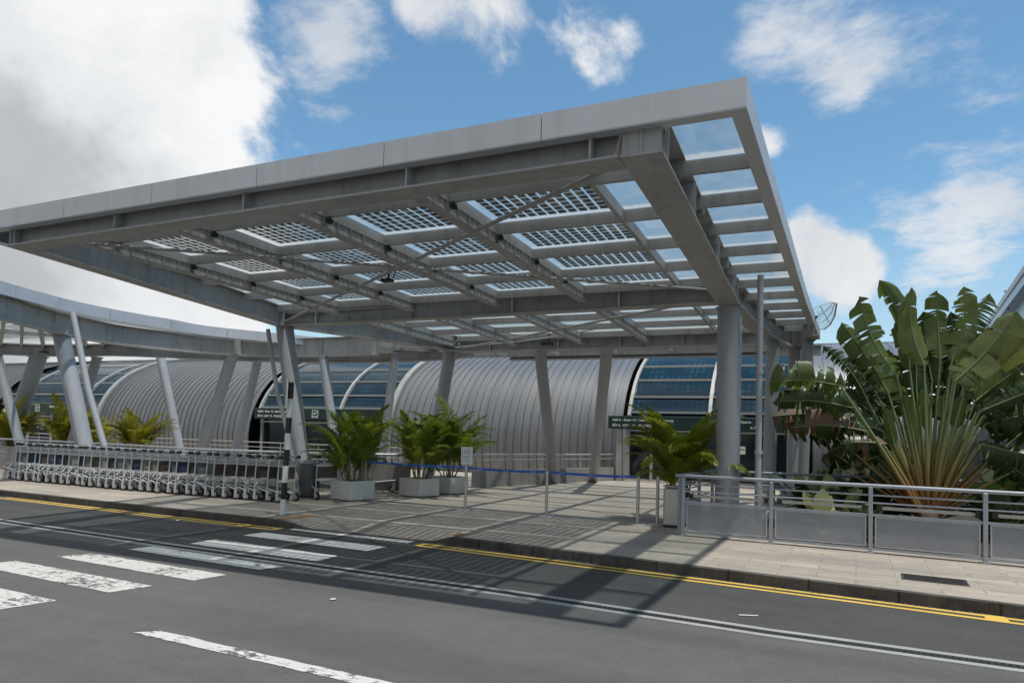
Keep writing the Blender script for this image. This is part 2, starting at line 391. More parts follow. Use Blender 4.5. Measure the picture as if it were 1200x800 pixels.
# pavement with dropped crossing
PZ0=.13
def pz(x):   # kerb top height
    if -8.2<x<-5.7: return .016
    if -8.9<=x<=-8.2: return .016+(PZ0-.016)*(-8.2-x)/.7
    if -5.7<=x<=-5.3: return .016+(PZ0-.016)*(x+5.7)/.4
    return PZ0
kx=[-200,-40,-25,-17.8,-14,-11.7,-10,-8.9,-8.55,-8.2,-7,-6.2,-5.7,-5.5,-5.3,-4,-2.76,-1.5,-.47,.8,2.1,5,8,30,60,200]
pm=MB(); n=len(kx); vs=[]
for x in kx: vs.append((x,lerpk(x)+.13,pz(x)))
for x in kx: vs.append((x,lerpk(x)+1.15,PZ0))
for x in kx: vs.append((x,60,PZ0))
pm.add(vs,[(i,i+1,n+i+1,n+i) for i in range(n-1)]+[(n+i,n+i+1,2*n+i+1,2*n+i) for i in range(n-1)])
pave=pm.build('pavement',MPAVE); tag(pave,kind='structure')
km=MB(); km.sweep([(x,lerpk(x)) for x in kx],0,.131,-.05,[pz(x)+.003 for x in kx]); 
tag(km.build('kerb',MKERB),kind='structure')
# tactile tiles and orange kerb paint at the dropped crossing
def patch(q,z,name,mat): return quad_sheet(q,z,name,mat,pave,rag=.004)
patch([(-9.05,10.06),(-8.88,10.05),(-8.70,10.75),(-8.95,10.78)],.136,'orange_mark',MOR)
patch([(-5.42,10.0),(-5.22,9.99),(-5.2,10.32),(-5.38,10.34)],.137,'orange_mark',MOR)
MTACT=None
def m_tact():
    t=NT('tactile_tile'); c=t.coord('World'); b=t.n('ShaderNodeTexBrick'); b.offset=0
    t.l(c,b.inputs['Vector']); b.inputs['Scale'].default_value=1; b.inputs['Brick Width'].default_value=.2; b.inputs['Row Height'].default_value=.1; b.inputs['Mortar Size'].default_value=.012
    b.inputs['Color1'].default_value=(.4,.36,.3,1); b.inputs['Color2'].default_value=(.33,.29,.24,1); b.inputs['Mortar'].default_value=(.16,.14,.12,1)
    return t.fin(t.princ(b.outputs['Color'],.8,0,b.outputs['Fac'],.3,.004))
MTACT=m_tact()
tm=MB()
for (x0,x1,y0,y1) in ((-8.3,-7.5,11.05,11.6),(-7.3,-4.4,11.05,11.75)):
    tm.box(x0,x1,y0,y1,.12,.1345)
tm.build('tactile_tiles',MTACT,pave)
# planting bed behind the front railing
bm_=MB(); bm_.box(-.9,30,12.75,26,.1,.16); tag(bm_.build('soil',MSOIL),kind='structure')

# ------------------------------------------------------------------ main canopy
ZS=4.40; ZT=4.90
can=empty('canopy',(-1.45,13.8,0),'wide flat grey steel canopy with solar glass panels over the crossing','canopy')
can_inv=Matrix.Translation((1.45,-13.8,0))
def part(mb,name,mat,parent=can):
    if parent is can: mb.v=[tuple(can_inv@Vector(v)) for v in mb.v]
    return mb.build(name,mat,parent)
def beam(path,z0=ZS,z1=ZT,w=.32,mat=MSTEEL,name='beam',stiff=()):
    mb=MB(); ibeam(mb,path,z0,z1,w)
    P=[Vector(p) for p in path]
    for t in stiff:   # web stiffener plates
        a,b=P[0],P[-1]; c=a+(b-a)*t; d=(b-a).normalized(); ang=math.atan2(d.y,d.x)
        mb.box(-.012,.012,-w/2+.01,w/2-.01,z0+.026,z1-.026,0,Matrix.Translation((c.x,c.y,0))@Matrix.Rotation(ang,4,'Z'))
    return part(mb,name,mat)
FY=6.08
LB=[(-10.97,6.33),(-12.42,13.72)]
def xl(y): return LB[0][0]+(LB[1][0]-LB[0][0])*(y-LB[0][1])/(LB[1][1]-LB[0][1])
SB=[(-1.45,6.14),(-1.45,13.3),(-1.32,15.2),(-1.05,17.2),(-.8,18.9),(-.66,19.6),(-.48,20.0),(-.3,20.0),(-.14,19.5),(-.02,18.7),(.06,17.9)]
beam([(-11.05,6.46),(-1.66,6.29)],ZS+.004,ZT-.03,.32,stiff=(.002,.25,.5,.75,.97))
beam(LB,ZS+.002,ZT,.30,stiff=(.97,))
beam([(-12.35,13.72),(-1.6,13.42)],ZS+.007,ZT-.06,.30,stiff=(.1,.36,.6,.82))
# side beam with a wide soffit plate
mb=MB(); mb.sweep(SB[:4],-.2,.2,ZS,ZS+.028); mb.sweep(SB[3:],-.13,.13,ZS+.001,ZS+.029)
mb.sweep(SB,-.012,.012,ZS+.029,ZT-.03); mb.sweep(SB[:4],-.17,.17,ZT-.03,ZT-.004); mb.sweep(SB[3:],-.1,.1,ZT-.031,ZT-.005)
for yy in (6.17,6.5,8.2,10.6,12.9,13.5):
    mb.box(-1.635,-1.265,yy-.012,yy+.012,ZS+.03,ZT-.032)
part(mb,'beam',MSTEEL)
AB=[(-12.42,13.72),(-11.6,15.8),(-10.95,17.6),(-10.3,19.25)]
beam(AB,ZS+.004,ZT,.26)
beam([(-10.3,19.35),(-.9,19.35)],ZS+.006,ZT,.30,stiff=(.12,.36,.56,.75))
beam([(-10.3,23.4),(.3,23.4)],ZS+.2,ZT,.30)
# light edge rods on back and mid beams
mb=MB(); mb.tube([(-9.3,19.1,ZT+.0),(-1.2,19.12,ZT+.0)],.02,8); part(mb,'conduit',MWHITE)
mb=MB(); mb.tube([(-10.8,13.5,ZT-.03),(-1.7,13.22,ZT-.03)],.02,8); part(mb,'conduit',MGALV)
# braces
def rod(a,b,r=.04,sag=0): 
    a=Vector(a);b=Vector(b); pts=[a+(b-a)*t+Vector((0,0,-sag*4*t*(1-t))) for t in [i/10 for i in range(11)]]
    mb=MB(); mb.tube(pts,r,10); return part(mb,'brace_rod',MFLANGE)
rod((-12.2,13.5,4.50),(-1.75,6.62,4.56),.030); rod((-10.8,6.75,4.58),(-1.7,13.15,4.62),.026)
rod((-10.1,19.15,4.5),(-1.7,13.6,4.56),.03)
# grid of purlins and rafters under the glass
PYS=[6.42,7.53,8.98,10.43,11.88,13.25]; PY2=[13.62,14.9,16.3,17.7,19.1]
RX=[-2.35,-4.25,-6.18,-8.3,-10.35]
GZ0,GZ1=4.715,4.875
for i,y in enumerate(PYS+PY2+[20.6,22,23.3]):
    xa=(xl(y)+.12) if y<13.7 else (-12.42+(y-13.7)*.38+.1 if y<19.3 else -12.5)
    mb=MB(); mb.box(xa,-1.28,y-.03,y+.03,GZ0,GZ1); part(mb,'purlin',MSTEEL)
for x in RX:
    mb=MB(); mb.box(x-.03,x+.03,6.5,13.22,GZ0+.003,GZ1-.003); mb.box(x-.03,x+.03,13.65,23.2,GZ0+.003,GZ1-.003); part(mb,'rafter',MSTEEL)
def m_web_glints():
    t=NT('rafter_web_glints'); sx=t.n('ShaderNodeSeparateXYZ'); t.l(t.coord('World'),sx.inputs[0])
    w=t.math('FRACT',t.math('MULTIPLY',sx.outputs['Y'],3.2)); band=t.ramp(w,[(.0,0),(.42,0),(.46,1),(.66,1),(.7,0)])  # pale dashes are reflections put into the web colour
    return t.fin(t.princ(t.mix(t.math('MULTIPLY',band,.5),(.31,.31,.30),(.44,.44,.43)),.5))
MGLINT=m_web_glints()
for x in RX[1:]:
    mb=MB()
    for (a,b) in ((6.48,13.24),(13.6,19.18)):
        mb.box(x-.012,x+.012,a,b,4.555,GZ0-.002,1); mb.box(x-.075,x+.075,a,b,4.535,4.559,0)
        y=a+.05
        while y<b-.1:   # rib plates along the web
            mb.box(x+.0125,x+.05,y-.004,y+.004,4.5595,GZ0-.003,0); y+=.31
    part(mb,'main_rafter',[MSTEEL,MGLINT])
for x in RX[1:]:
    for y in PYS[1:-1]:
        mb=MB(); mb.box(x+.06,x+.12,y-.035,y+.035,4.63,4.69); mb.tube([(x+.09,y,4.65),(x+.09,y,4.72)],.015,6); part(mb,'bracket',MDARK)
# glass panes
def pane(x0,x1,y0,y1,mat,name='glass_pane',z=GZ1+.004):
    mb=MB(); mb.add([(x0,y0,z),(x1,y0,z),(x1,y1,z),(x0,y1,z)],[(0,1,2,3)]); return part(mb,name,mat)
pv_cells={}
for a,b in zip(PYS,PYS[1:]):
    for xr,xl_ in zip(RX,RX[1:]):
        p=pane(xl_+.032,xr-.032,a+.032,b-.032,MPVG,'solar_pane')
        mb=MB(); W=xr-xl_-.064; D=b-a-.064; m=.10; nx=round((W-2*m)/.148); ny=round((D-2*m)/.148)
        sx=(W-2*m)/nx; sy=(D-2*m)/ny
        for i in range(nx):
            for j in range(ny):
                cx=xl_+.032+m+sx*(i+.5); cy=a+.032+m+sy*(j+.5); h=.058; k_=.0655
                z=GZ1+.010; mb.add([(cx-h,cy-k_,z),(cx+h,cy-k_,z),(cx+h,cy+k_,z),(cx-h,cy+k_,z)],[(0,1,2,3)])
        mb.v=[tuple(can_inv@Vector(v)) for v in mb.v]; mb.build('solar_cells',MPVC,p)
    pane(RX[0]+.032,-1.5,a+.032,b-.032,MCLEAR)
    y0,y1=a+.032,b-.032; z=GZ1+.004
    mb=MB(); mb.add([(xl(y0)-.85,y0,z),(RX[-1]-.032,y0,z),(RX[-1]-.032,y1,z),(xl(y1)-.85,y1,z)],[(0,1,2,3)]); part(mb,'glass_pane',MCLEAR)
yy2=PY2+[20.6,22.0,23.3]
for a,b in zip(yy2,yy2[1:]):
    xrs=[-1.3]+RX
    for xr,x2 in zip(xrs,xrs[1:]): pane(x2+.032,xr-.032,a+.032,b-.032,MFROST)
    xa=lambda y:-12.42+(y-13.7)*.38 if y<19.3 else -12.6
    mb=MB(); z=GZ1+.004; mb.add([(min(RX[-1]-.04,xa(a)),a+.032,z),(RX[-1]-.032,a+.032,z),(RX[-1]-.032,b-.032,z),(min(RX[-1]-.04,xa(b)),b-.032,z)],[(0,1,2,3)]); part(mb,'glass_pane',MFROST)
# fascia and overhang strip on the right
RF=[(-.56,FY),(-.33,10.8),(-.13,15.0),(-.02,16.8),(.05,18.0),(.12,19.2),(.19,20.3)]
def xrf(y):
    for a,b in zip(RF,RF[1:]):
        if a[1]<=y<=b[1]: return a[0]+(b[0]-a[0])*(y-a[1])/(b[1]-a[1])
    return RF[-1][0]
SY=[FY+.05,7.6,8.75,9.95,11.2,12.4,13.6,14.8,16.0,17.1,18.2,19.2]
def xsb(y):
    for a,b in zip(SB[:7],SB[1:7]):
        if a[1]<=y<=b[1]: return a[0]+(b[0]-a[0])*(y-a[1])/(b[1]-a[1])
    return -.66
for y in SY[1:]:
    mb=MB(); mb.box(xsb(y)+.10,xrf(y)-.03,y-.03,y+.03,GZ0+.004,GZ1-.002); part(mb,'purlin',MSTEEL)
for a,b in zip(SY,SY[1:]):
    z=GZ1+.002; y0,y1=a+.032,b-.032
    mb=MB(); mb.add([(xsb(y0)+.06,y0,z),(xrf(y0)-.03,y0,z),(xrf(y1)-.03,y1,z),(xsb(y1)+.06,y1,z)],[(0,1,2,3)]); part(mb,'glass_pane',MCLEAR if a<13 else MFROST)
def fascia(path,joints,z0=4.655,z1=4.915,o0=-.04,o1=0.0,name='fascia',dz=0):
    # panels with open joints between them
    mb=MB(); P=[Vector(p) for p in path]; L=[0]
    for a,b in zip(P,P[1:]): L.append(L[-1]+(b-a).length)
    def at(s):
        for i in range(len(P)-1):
            if s<=L[i+1]+1e-6: return P[i]+(P[i+1]-P[i])*((s-L[i])/(L[i+1]-L[i]))
        return P[-1]
    cuts=[0]+[j for j in joints if 0<j<L[-1]]+[L[-1]]
    for a,b in zip(cuts,cuts[1:]):
        s0,s1=a+(.005 if a>0 else 0),b-(.005 if b<L[-1] else 0)
        pts=[at(s0)]+[P[i] for i in range(len(P)) if s0+.01<L[i]<s1-.01]+[at(s1)]
        mb.sweep(pts,o0,o1,z0,z1); mb.sweep(pts,o0+.003,o1+.10,z0-.012+dz,z0-.001)
    q0,q1=at(.12),at(L[-1]-.12); mb.sweep([q0]+[P[i] for i in range(1,len(P)-1)]+[q1],o1+.01,o1+.03,z0+.02,z1-.02,1)
    return part(mb,name,[MFASC,MDARK])
# front: joints where the photo shows them (X = -2.75,-4.8,-6.9,-9.1)
fx=lambda px:PYp(px,200,FY).x
fj=[PYp(px,py,FY).x for px,py in ((67,240),(172,228),(298,205),(449,182),(635,150))]
fascia([(-12.0,FY+.165),(-.521,FY)],[x+12.0 for x in fj],o0=-.04,o1=0)
fascia([(RF[0][0],RF[0][1]+.002)]+RF[1:],[2.3,4.6,6.9,9.2,11.5],o0=-.04,o1=0,dz=.004)
fascia([(-13.3,13.9),(-12.0,FY+.165)],[2.4,4.8,7.0],o0=-.04,o1=0)
# upturned glazed wing at the end of the curved edge
W0=[PYp(959,384.5,20.3),PYp(966,385.5,20.0),PYp(973,380,19.2),PYp(978,370,18.4),PYp(980.5,355,17.6)]
W1=[PYp(953,362,18.6),PYp(956,360,18.5),PYp(961,358,18.2),PYp(968,356,17.9),PYp(974,354,17.5)]
mb=MB(); mb.add(W0+W1,[(i,i+1,5+i+1,5+i) for i in range(4)]); part(mb,'wing_glass',m_glass('wing_glass',(.93,.96,.97),.03,False,.05))
mb=MB(); mb.tube(W0,.022,8); mb.tube(W1,.010,8)
for q in (.33,.66): mb.tube([Vector(a).lerp(Vector(b),q) for a,b in zip(W0,W1)],.012,6)
for a,b in list(zip(W0,W1))[2::2]: mb.tube([a,b],.012,6)
part(mb,'wing_frame',MWHITE)
# columns
def column(top,low,Y,w_px,parent_part,ztop=ZS+.002,n=20,Y2=None,zlo=.1,mat=MCOLM,name='column'):
    a=PYp(*top,Y); b=PYp(*low,Y2 if Y2 else Y); d=(b-a); 
    A=a+d*((ztop-a.z)/d.z); B=a+d*((zlo-a.z)/d.z); r=w_px*depth((a+b)/2)/F/2
    mb=MB(); mb.post(A,B,r,n); q=(B-A)/(B-A).length; mb.post(A,A+q*.03,r*1.22,n); mb.post(B-q*.03,B,r*1.3,n)
    return parent_part(mb,name,mat)
mb=MB(); mb.tube([(-1.45,13.8,.1),(-1.45,13.8,ZS)],.228,28); mb.tube([(-1.45,13.8,ZS-.03),(-1.45,13.8,ZS-.003)],.27,28); part(mb,'column',MCOLM)
mb=MB(); mb.post((-12.40,13.74,ZS+.003),(-11.6,13.85,.1),.22,28); part(mb,'column',MCOLM)
column((528,412),(512,500),19.3,15,part); column((633,413),(647,548),19.35,13,part,Y2=22.8); column((711,414),(697,545),19.4,12.5,part,Y2=24.5)
column((906,400),(901,560),18.6,15,part,ZS+.01); column((931,408),(929,560),20.0,14,part); column((947,396),(941,560),18.6,12,part,ZS+.01)
column((464,408),(450,520),20.6,10,part,4.6)
# slim downpipes
mb=MB(); p0=PYp(891,312,11.3); p1=PYp(891,600,11.3)
xP=(PYp(889,312,12.7).x+PYp(891,560,12.7).x)/2
mb.tube([(xP,12.7,.12),(xP,12.7,4.74)],.055,14); mb.tube([(xP,12.7,3.0),(xP,12.7,3.06)],.07,14); mb.tube([(xP,12.7,1.6),(xP,12.7,1.66)],.07,14); part(mb,'downpipe',MCOLM)
mb=MB(); a=PYp(314,386,13.4); b=PYp(325,460,13.4); c=PYp(337,506,13.4); e=c+(c-b)*1.0
mb.tube([a,b,c,(c.x+.45,c.y,.2)],.055,12); mb.tube([b,b+Vector((-.25,.0,.03))],.02,6); part(mb,'downpipe',MCOLM)
mb=MB(); c=PZ(455,325,4.5); mb.box(c.x-.12,c.x+.08,c.y-.06,c.y+.06,c.z-.08,c.z-.03); mb.tube([(c.x,c.y,c.z-.05),(c.x+.02,c.y,c.z+.14)],.02,6); mb.tube([(c.x+.1,c.y,c.z-.02),(c.x+.12,c.y+.1,c.z+.25),(c.x-.2,c.y+.1,c.z+.35)],.012,6); part(mb,'floodlight',MBLK)
mb=MB(); c=PYp(643,402,19.0); mb.box(c.x-.22,c.x+.12,c.y-.1,c.y+.1,c.z-.06,c.z+.02); mb.tube([(c.x,c.y,c.z),(c.x,c.y,c.z+.55)],.015,6); part(mb,'floodlight',MBLK)
mb=MB(); mb.tube([PYp(515,412,18.9),PYp(530,406,18.9),PYp(539,393,18.9)],.018,6); part(mb,'conduit',MGALV)
mb=MB(); mb.tube([PYp(533,407,18.8),PYp(600,401,18.8),PYp(640,396,18.8),PYp(700,385,18.5)],.022,6); part(mb,'conduit',MGALV)

# ------------------------------------------------------------------ curved walkway canopy on the left
wc=empty('walkway_canopy',(-20.7,13.4,0),'curved grey walkway canopy on leaning columns left of the big canopy','canopy')
wci=Matrix.Translation((20.7,-13.4,0))
def wpart(mb,name,mat):
    mb.v=[tuple(wci@Vector(v)) for v in mb.v]; return mb.build(name,mat,wc)
def smooth_path(P,k=6):
    P=[Vector(p) for p in P]; out=[]
    for i in range(len(P)-1):
        p0=P[max(i-1,0)];p1=P[i];p2=P[i+1];p3=P[min(i+2,len(P)-1)]
        for j in range(k):
            t=j/k; out.append(.5*((2*p1)+(p2-p0)*t+(2*p0-5*p1+4*p2-p3)*t*t+(3*p1-p0-3*p2+p3)*t**3))
    out.append(P[-1]); return [tuple(q) for q in out]
spx=[(-60,366),(0,374.5),(35,383),(70,391.5),(130,403),(200,411),(275,416.5),(340,418),(400,417),(440,415.5)]
inner=[tuple(PZ(x,y,4.4).xy) for x,y in spx]; inner=[(inner[0][0]+.2,inner[0][1]-.3)]+inner[1:]
inner=smooth_path(inner,5)
mb=MB(); ibeam(mb,inner,4.40,5.06,.3); 
wpart(mb,'beam',MSTEEL)
mb=MB()
for (x,y) in ((72,392),(278,416),(380,418)):
    p=PZ(x,y,4.4); mb.box(p.x-.02,p.x+.02,p.y-.17,p.y+.17,4.43,4.96); 
wpart(mb,'stiffener',MSTEEL)
# fascia line, sloping gently down towards the big canopy
fpx=[(-60,311,5.33),(0,329,5.33),(42,341,5.33),(97,355,5.33),(158,367,5.32),(200,374,5.30),(237,381,5.28),(300,388,5.22),(372,395,5.14),(425,400.5,5.08),(450,402,5.03)]
f3=[PZ(x,y,z) for x,y,z in fpx]; fp=smooth_path([(p.x,p.y) for p in f3],4); fz=[]
for i in range(len(f3)-1):
    for j in range(4): fz.append(f3[i].z+(f3[i+1].z-f3[i].z)*j/4)
fz.append(f3[-1].z)
def wfascia(path,zs,h=.33):
    mb=MB(); L=0; run=[path[0]]; rz=[zs[0]]
    for k in range(1,len(path)):
        a,b=path[k-1],path[k]; L+=math.hypot(b[0]-a[0],b[1]-a[1]); run.append(b); rz.append(zs[k])
        if L>1.7 and k<len(path)-1:
            mb.sweep(run,-.03,.0,[z-h for z in rz],rz); L=0; c=path[k+1]; d=(Vector(c)-Vector(b)).normalized(); run=[tuple(Vector(b)+d*.014)]; rz=[zs[k]]
    if len(run)>1: mb.sweep(run,-.03,0,[z-h for z in rz],rz)
    mb.sweep(path,.008,.03,[z-h+.02 for z in zs],[z-.02 for z in zs],1); return wpart(mb,'fascia',[MFASC,MDARK])
wfascia(fp,fz)
mb=MB(); mb.sweep(fp,.031,.55,[z-.34 for z in fz],[z-.325 for z in fz]); wpart(mb,'soffit_strip',MFROST)
opx=[(-40,414),(0,415.5),(50,417.5),(100,417.5),(150,417.5)]
outer=[tuple(PZ(x,y,4.4).xy) for x,y in opx]+[(-20.0,20.6),(-16,21.6),(-12.5,21.4),(-10.4,20.6)]
outer=smooth_path(outer,4)
mb=MB(); ibeam(mb,outer,4.405,4.85,.25); mb.sweep(outer,-.16,-.12,4.86,4.875); wpart(mb,'beam',MSTEEL)
# roof deck between the two edges
na=len(inner); no=len(outer); 
def samp(path,t):
    f=t*(len(path)-1); i=min(int(f),len(path)-2); a=Vector(path[i]); b=Vector(path[i+1]); return a+(b-a)*(f-i)
for i in range(16):
    t0,t1=i/16+.002,(i+1)/16-.002
    a,b,c,d=samp(inner,t0),samp(inner,t1),samp(outer,t1),samp(outer,t0)
    mb=MB(); mb.add([(*a,5.0),(*b,5.0),(*c,5.0),(*d,5.0)],[(0,1,2,3)]); wpart(mb,'glass_pane',MFROST)
    mb=MB(); e=samp(inner,i/16); f=samp(outer,i/16); mb.sweep([tuple(e),tuple(f)],-.05,.05,4.72,4.985); wpart(mb,'rafter',MSTEEL)
for q in (.33,.66):
    mb=MB(); mb.sweep([tuple(samp(inner,t/20).lerp(samp(outer,t/20),q)) for t in range(21)],-.03,.03,4.86,4.99); wpart(mb,'purlin',MSTEEL)
mb=MB(); mb.tube([PYp(0,385,14.5),PYp(16,386,14.5)],.03,6); wpart(mb,'tube_lamp',MWHITE)
def wcol(top,low,Y,w,zt=4.403): return column(top,low,Y,w*.9,wpart,zt)
wcol((72,393),(98,517),13.4,20.5)
for (t,l,Y,w) in (((-3,418),(13,480),16.6,12),((45,418),(14,510),17.6,20),((114,418),(97,475),18.2,12),((188,418),(208,514),20.9,11.5),((272,417),(238,524),18.7,15),((303,418),(279,516),21.4,11.5),((379,418),(390,500),19.5,12)):
    wcol(t,l,Y,w,4.403 if Y<20 else 4.8)
mb=MB(); a=PYp(85,366,12.9); b=PYp(103,455,12.9); c=PYp(121,518,12.9); mb.tube([a,b,c,c+(c-b)*.55],.085,12); mb.tube([b,b+Vector((-.3,0.05,0))],.025,6); wpart(mb,'downpipe',MCOLM)
for (x,y,Y) in ((52,412,16.8),(223,418.5,19.5)):
    mb=MB(); c=PYp(x,y,Y); mb.box(c.x-.14,c.x+.14,c.y-.1,c.y+.1,c.z-.05,c.z+.02); mb.tube([(c.x,c.y,c.z),(c.x,c.y,c.z+.2)],.02,6); wpart(mb,'floodlight',MBLK)

# ------------------------------------------------------------------ terminal building
TY=27.2
PROF=[(.18,.1),(.04,.8),(0,1.5),(.08,2.1),(.27,2.75),(.52,3.25),(.85,3.75),(1.3,4.25),(1.85,4.7),(2.5,5.1),(3.3,5.5),(4.3,5.85),(5.6,6.15),(7.2,6.4),(9,6.5)]
tb=empty('terminal_building',(-7,TY,.13),'long airport terminal of ribbed silver barrel shells and blue glass bays','building')
tbi=Matrix.Translation((7,-TY,-.13))
def tpart(mb,name,mat,parent=tb):
    mb.v=[tuple(tbi@Vector(v)) for v in mb.v]; return mb.build(name,mat,parent)
def m_shell():
    t=NT('ribbed_aluminium_shell'); c=t.coord('World')
    sx=t.n('ShaderNodeSeparateXYZ'); t.l(c,sx.inputs[0])
    pan=t.math('FLOOR',t.math('DIVIDE',sx.outputs['X'],.36)); wn=t.n('ShaderNodeTexWhiteNoise',noise_dimensions='1D'); t.l(pan,wn.inputs['W'])
    a=t.noise(.8,4,.6,c); s=t.noise(5,4,.65,t.mapping(c,(2.2,.12,.12)))
    v=t.mix(wn.outputs['Value'],(.235,.24,.248),(.285,.29,.30)); v=t.mix(t.math('MULTIPLY',t.ramp(s,[(.42,0),(.7,1)]),.4),v,(.125,.127,.13)); v=t.mix(t.math('MULTIPLY',a,.3),v,(.26,.265,.27))
    return t.fin(t.princ(v,.40,.72,a,.1,.01))
MSHELL=m_shell()
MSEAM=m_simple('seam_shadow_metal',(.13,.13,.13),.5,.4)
def shell(x0,x1,rimL=False,rimR=False,off=0.0):
    mb=MB(); n=len(PROF)
    pr=[(TY+y-off,z+off*.35) for y,z in PROF]
    x=x0
    k=max(1,round((x1-x0)/.36)); w=(x1-x0)/k
    for i in range(k+1):
        xa=x0+i*w
        if i<k: mb.add([(xa,y,z) for y,z in pr]+[(xa+w,y,z) for y,z in pr],[(j,n+j,n+j+1,j+1) for j in range(n-1)],0,True)
        # standing seam
        o=.035
        mb.add([(xa-.010,y,z) for y,z in pr]+[(xa-.010,y-o,z+o*.4) for y,z in pr]+[(xa+.010,y-o,z+o*.4) for y,z in pr]+[(xa+.010,y,z) for y,z in pr],
               [(j,n+j,n+j+1,j+1) for j in range(n-1)]+[(n+j,2*n+j,2*n+j+1,n+j+1) for j in range(n-1)]+[(2*n+j,3*n+j,3*n+j+1,2*n+j+1) for j in range(n-1)],1)
    s=tpart(mb,'metal_shell',[MSHELL,MSEAM])
    for fl,xx,d in ((rimL,x0,-1),(rimR,x1,1)):
        if fl:
            mb=MB(); xa,xb=(xx-.3,xx-.02) if d<0 else (xx+.02,xx+.3); o=.16
            A=[(y-o,z+o*.5) for y,z in pr]; B=[(y+.7,z-.1) for y,z in pr]
            mb.add([(xa,y,z) for y,z in A]+[(xb,y,z) for y,z in A]+[(xb,y,z) for y,z in B]+[(xa,y,z) for y,z in B],
              [(j,n+j,n+j+1,j+1) for j in range(n-1)]+[(n+j,2*n+j,2*n+j+1,n+j+1) for j in range(n-1)]+[(3*n+j,j,j+1,3*n+j+1) for j in range(n-1)],0,False)
            mb.v=[tuple(tbi@Vector(v)) for v in mb.v]; mb.build('rim',MSTEEL,s)
    return s
xb=lambda px,py:PYp(px,py,TY).x
X_M1L,X_M1R=xb(115,500),xb(292,490); X_M2L,X_M2R=xb(459,500),xb(728,495); X_GR=-1.0
shell(-75,xb(-8,500)-.3); shell(X_M1L,X_M1R,True); shell(X_M2L,X_M2R,True); shell(.1,22)
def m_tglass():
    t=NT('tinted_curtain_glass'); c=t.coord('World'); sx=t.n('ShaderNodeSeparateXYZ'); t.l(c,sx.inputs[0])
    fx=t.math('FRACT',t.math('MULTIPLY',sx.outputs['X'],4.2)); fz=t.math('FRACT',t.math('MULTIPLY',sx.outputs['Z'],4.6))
    m=t.math('MULTIPLY',t.ramp(fx,[(.32,0),(.36,1)]),t.ramp(fz,[(.3,0),(.36,1)]))  # cell grid: reflection of the solar roof painted into the glass
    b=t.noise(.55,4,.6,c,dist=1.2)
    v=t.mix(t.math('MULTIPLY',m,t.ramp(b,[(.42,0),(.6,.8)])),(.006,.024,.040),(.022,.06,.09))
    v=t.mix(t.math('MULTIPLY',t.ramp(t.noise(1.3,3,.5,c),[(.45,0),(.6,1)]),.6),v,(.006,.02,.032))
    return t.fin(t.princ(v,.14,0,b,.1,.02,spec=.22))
MTG=m_tglass(); MDOOR=m_simple('dark_door_glass',(.008,.014,.018),.08,spec=.5,var=.4,scale=1.2)
MMUL=m_metalpaint('pale_mullion',(.44,.43,.40),.45,.2,.15,2)
def gbay(x0,x1,ribs,doors,lo=2.85):
    pr=[(TY+y+.28,z-.08) for y,z in PROF if z>=2.7]; pr=[(TY+.5,lo-.1)]+pr; n=len(pr)
    mb=MB(); mb.add([(x0,y,z) for y,z in pr]+[(x1,y,z) for y,z in pr],[(j,n+j,n+j+1,j+1) for j in range(n-1)],0,True)
    w=tpart(mb,'glass_wall',MTG)
    def py(z):
        for a,b in zip(pr,pr[1:]):
            if a[1]<=z<=b[1]: return a[0]+(b[0]-a[0])*(z-a[1])/(b[1]-a[1])
        return pr[-1][0]
    for z in (2.92,3.57,4.32,5.0,5.6,6.05):
        mb=MB(); y=py(z); mb.box(x0,x1,y-.09,y+.05,z-.045,z+.045); mb.v=[tuple(tbi@Vector(v)) for v in mb.v]; mb.build('transom',MMUL,w)
    for x in ribs:
        mb=MB(); A=[(y-.14,z+.05) for y,z in pr]
        h=.065
        mb.add([(x-h,y,z) for y,z in A]+[(x+h,y,z) for y,z in A]+[(x+h,y+.2,z-.05) for y,z in A]+[(x-h,y+.2,z-.05) for y,z in A],
            [(j,n+j,n+j+1,j+1) for j in range(n-1)]+[(n+j,2*n+j,2*n+j+1,n+j+1) for j in range(n-1)]+[(3*n+j,j,j+1,3*n+j+1) for j in range(n-1)])
        mb.v=[tuple(tbi@Vector(v)) for v in mb.v]; mb.build('mullion',MMUL,w)
    # door zone set back under the sign
    mb=MB(); mb.box(x0,x1,TY+.75,TY+.8,.1,lo); dz=tpart(mb,'door',MDOOR)
    for x in doors:
        mb=MB(); mb.box(x-.05,x+.05,TY+.62,TY+.745,.1,lo); mb.v=[tuple(tbi@Vector(v)) for v in mb.v]; mb.build('door_frame',MMUL,dz)
    mb=MB(); mb.box(x0,x1,TY+.64,TY+.74,2.14,2.2); mb.box(x0,x1,TY+.64,TY+.74,.1,.2); mb.v=[tuple(tbi@Vector(v)) for v in mb.v]; mb.build('door_rail',MMUL,dz)
    return w
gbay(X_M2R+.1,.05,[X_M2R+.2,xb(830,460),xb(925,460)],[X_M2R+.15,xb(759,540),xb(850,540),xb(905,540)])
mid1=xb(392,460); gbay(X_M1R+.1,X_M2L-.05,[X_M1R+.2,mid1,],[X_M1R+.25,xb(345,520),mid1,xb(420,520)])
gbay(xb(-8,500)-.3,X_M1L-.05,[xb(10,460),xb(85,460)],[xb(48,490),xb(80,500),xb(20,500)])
mb=MB(); mb.box(X_M2R-.12,X_M2R+.1,TY-.25,TY+.7,.1,2.3); tpart(mb,'wall_end',MSTEEL)
mb=MB(); mb.box(-80,25,TY+8.4,TY+30,5.9,6.62); mb.box(-80,25,TY+8.6,TY+30,-.1,5.9); tpart(mb,'roof',m_conc('flat_roof',(.3,.3,.3),(.36,.36,.36)))
mb=MB()
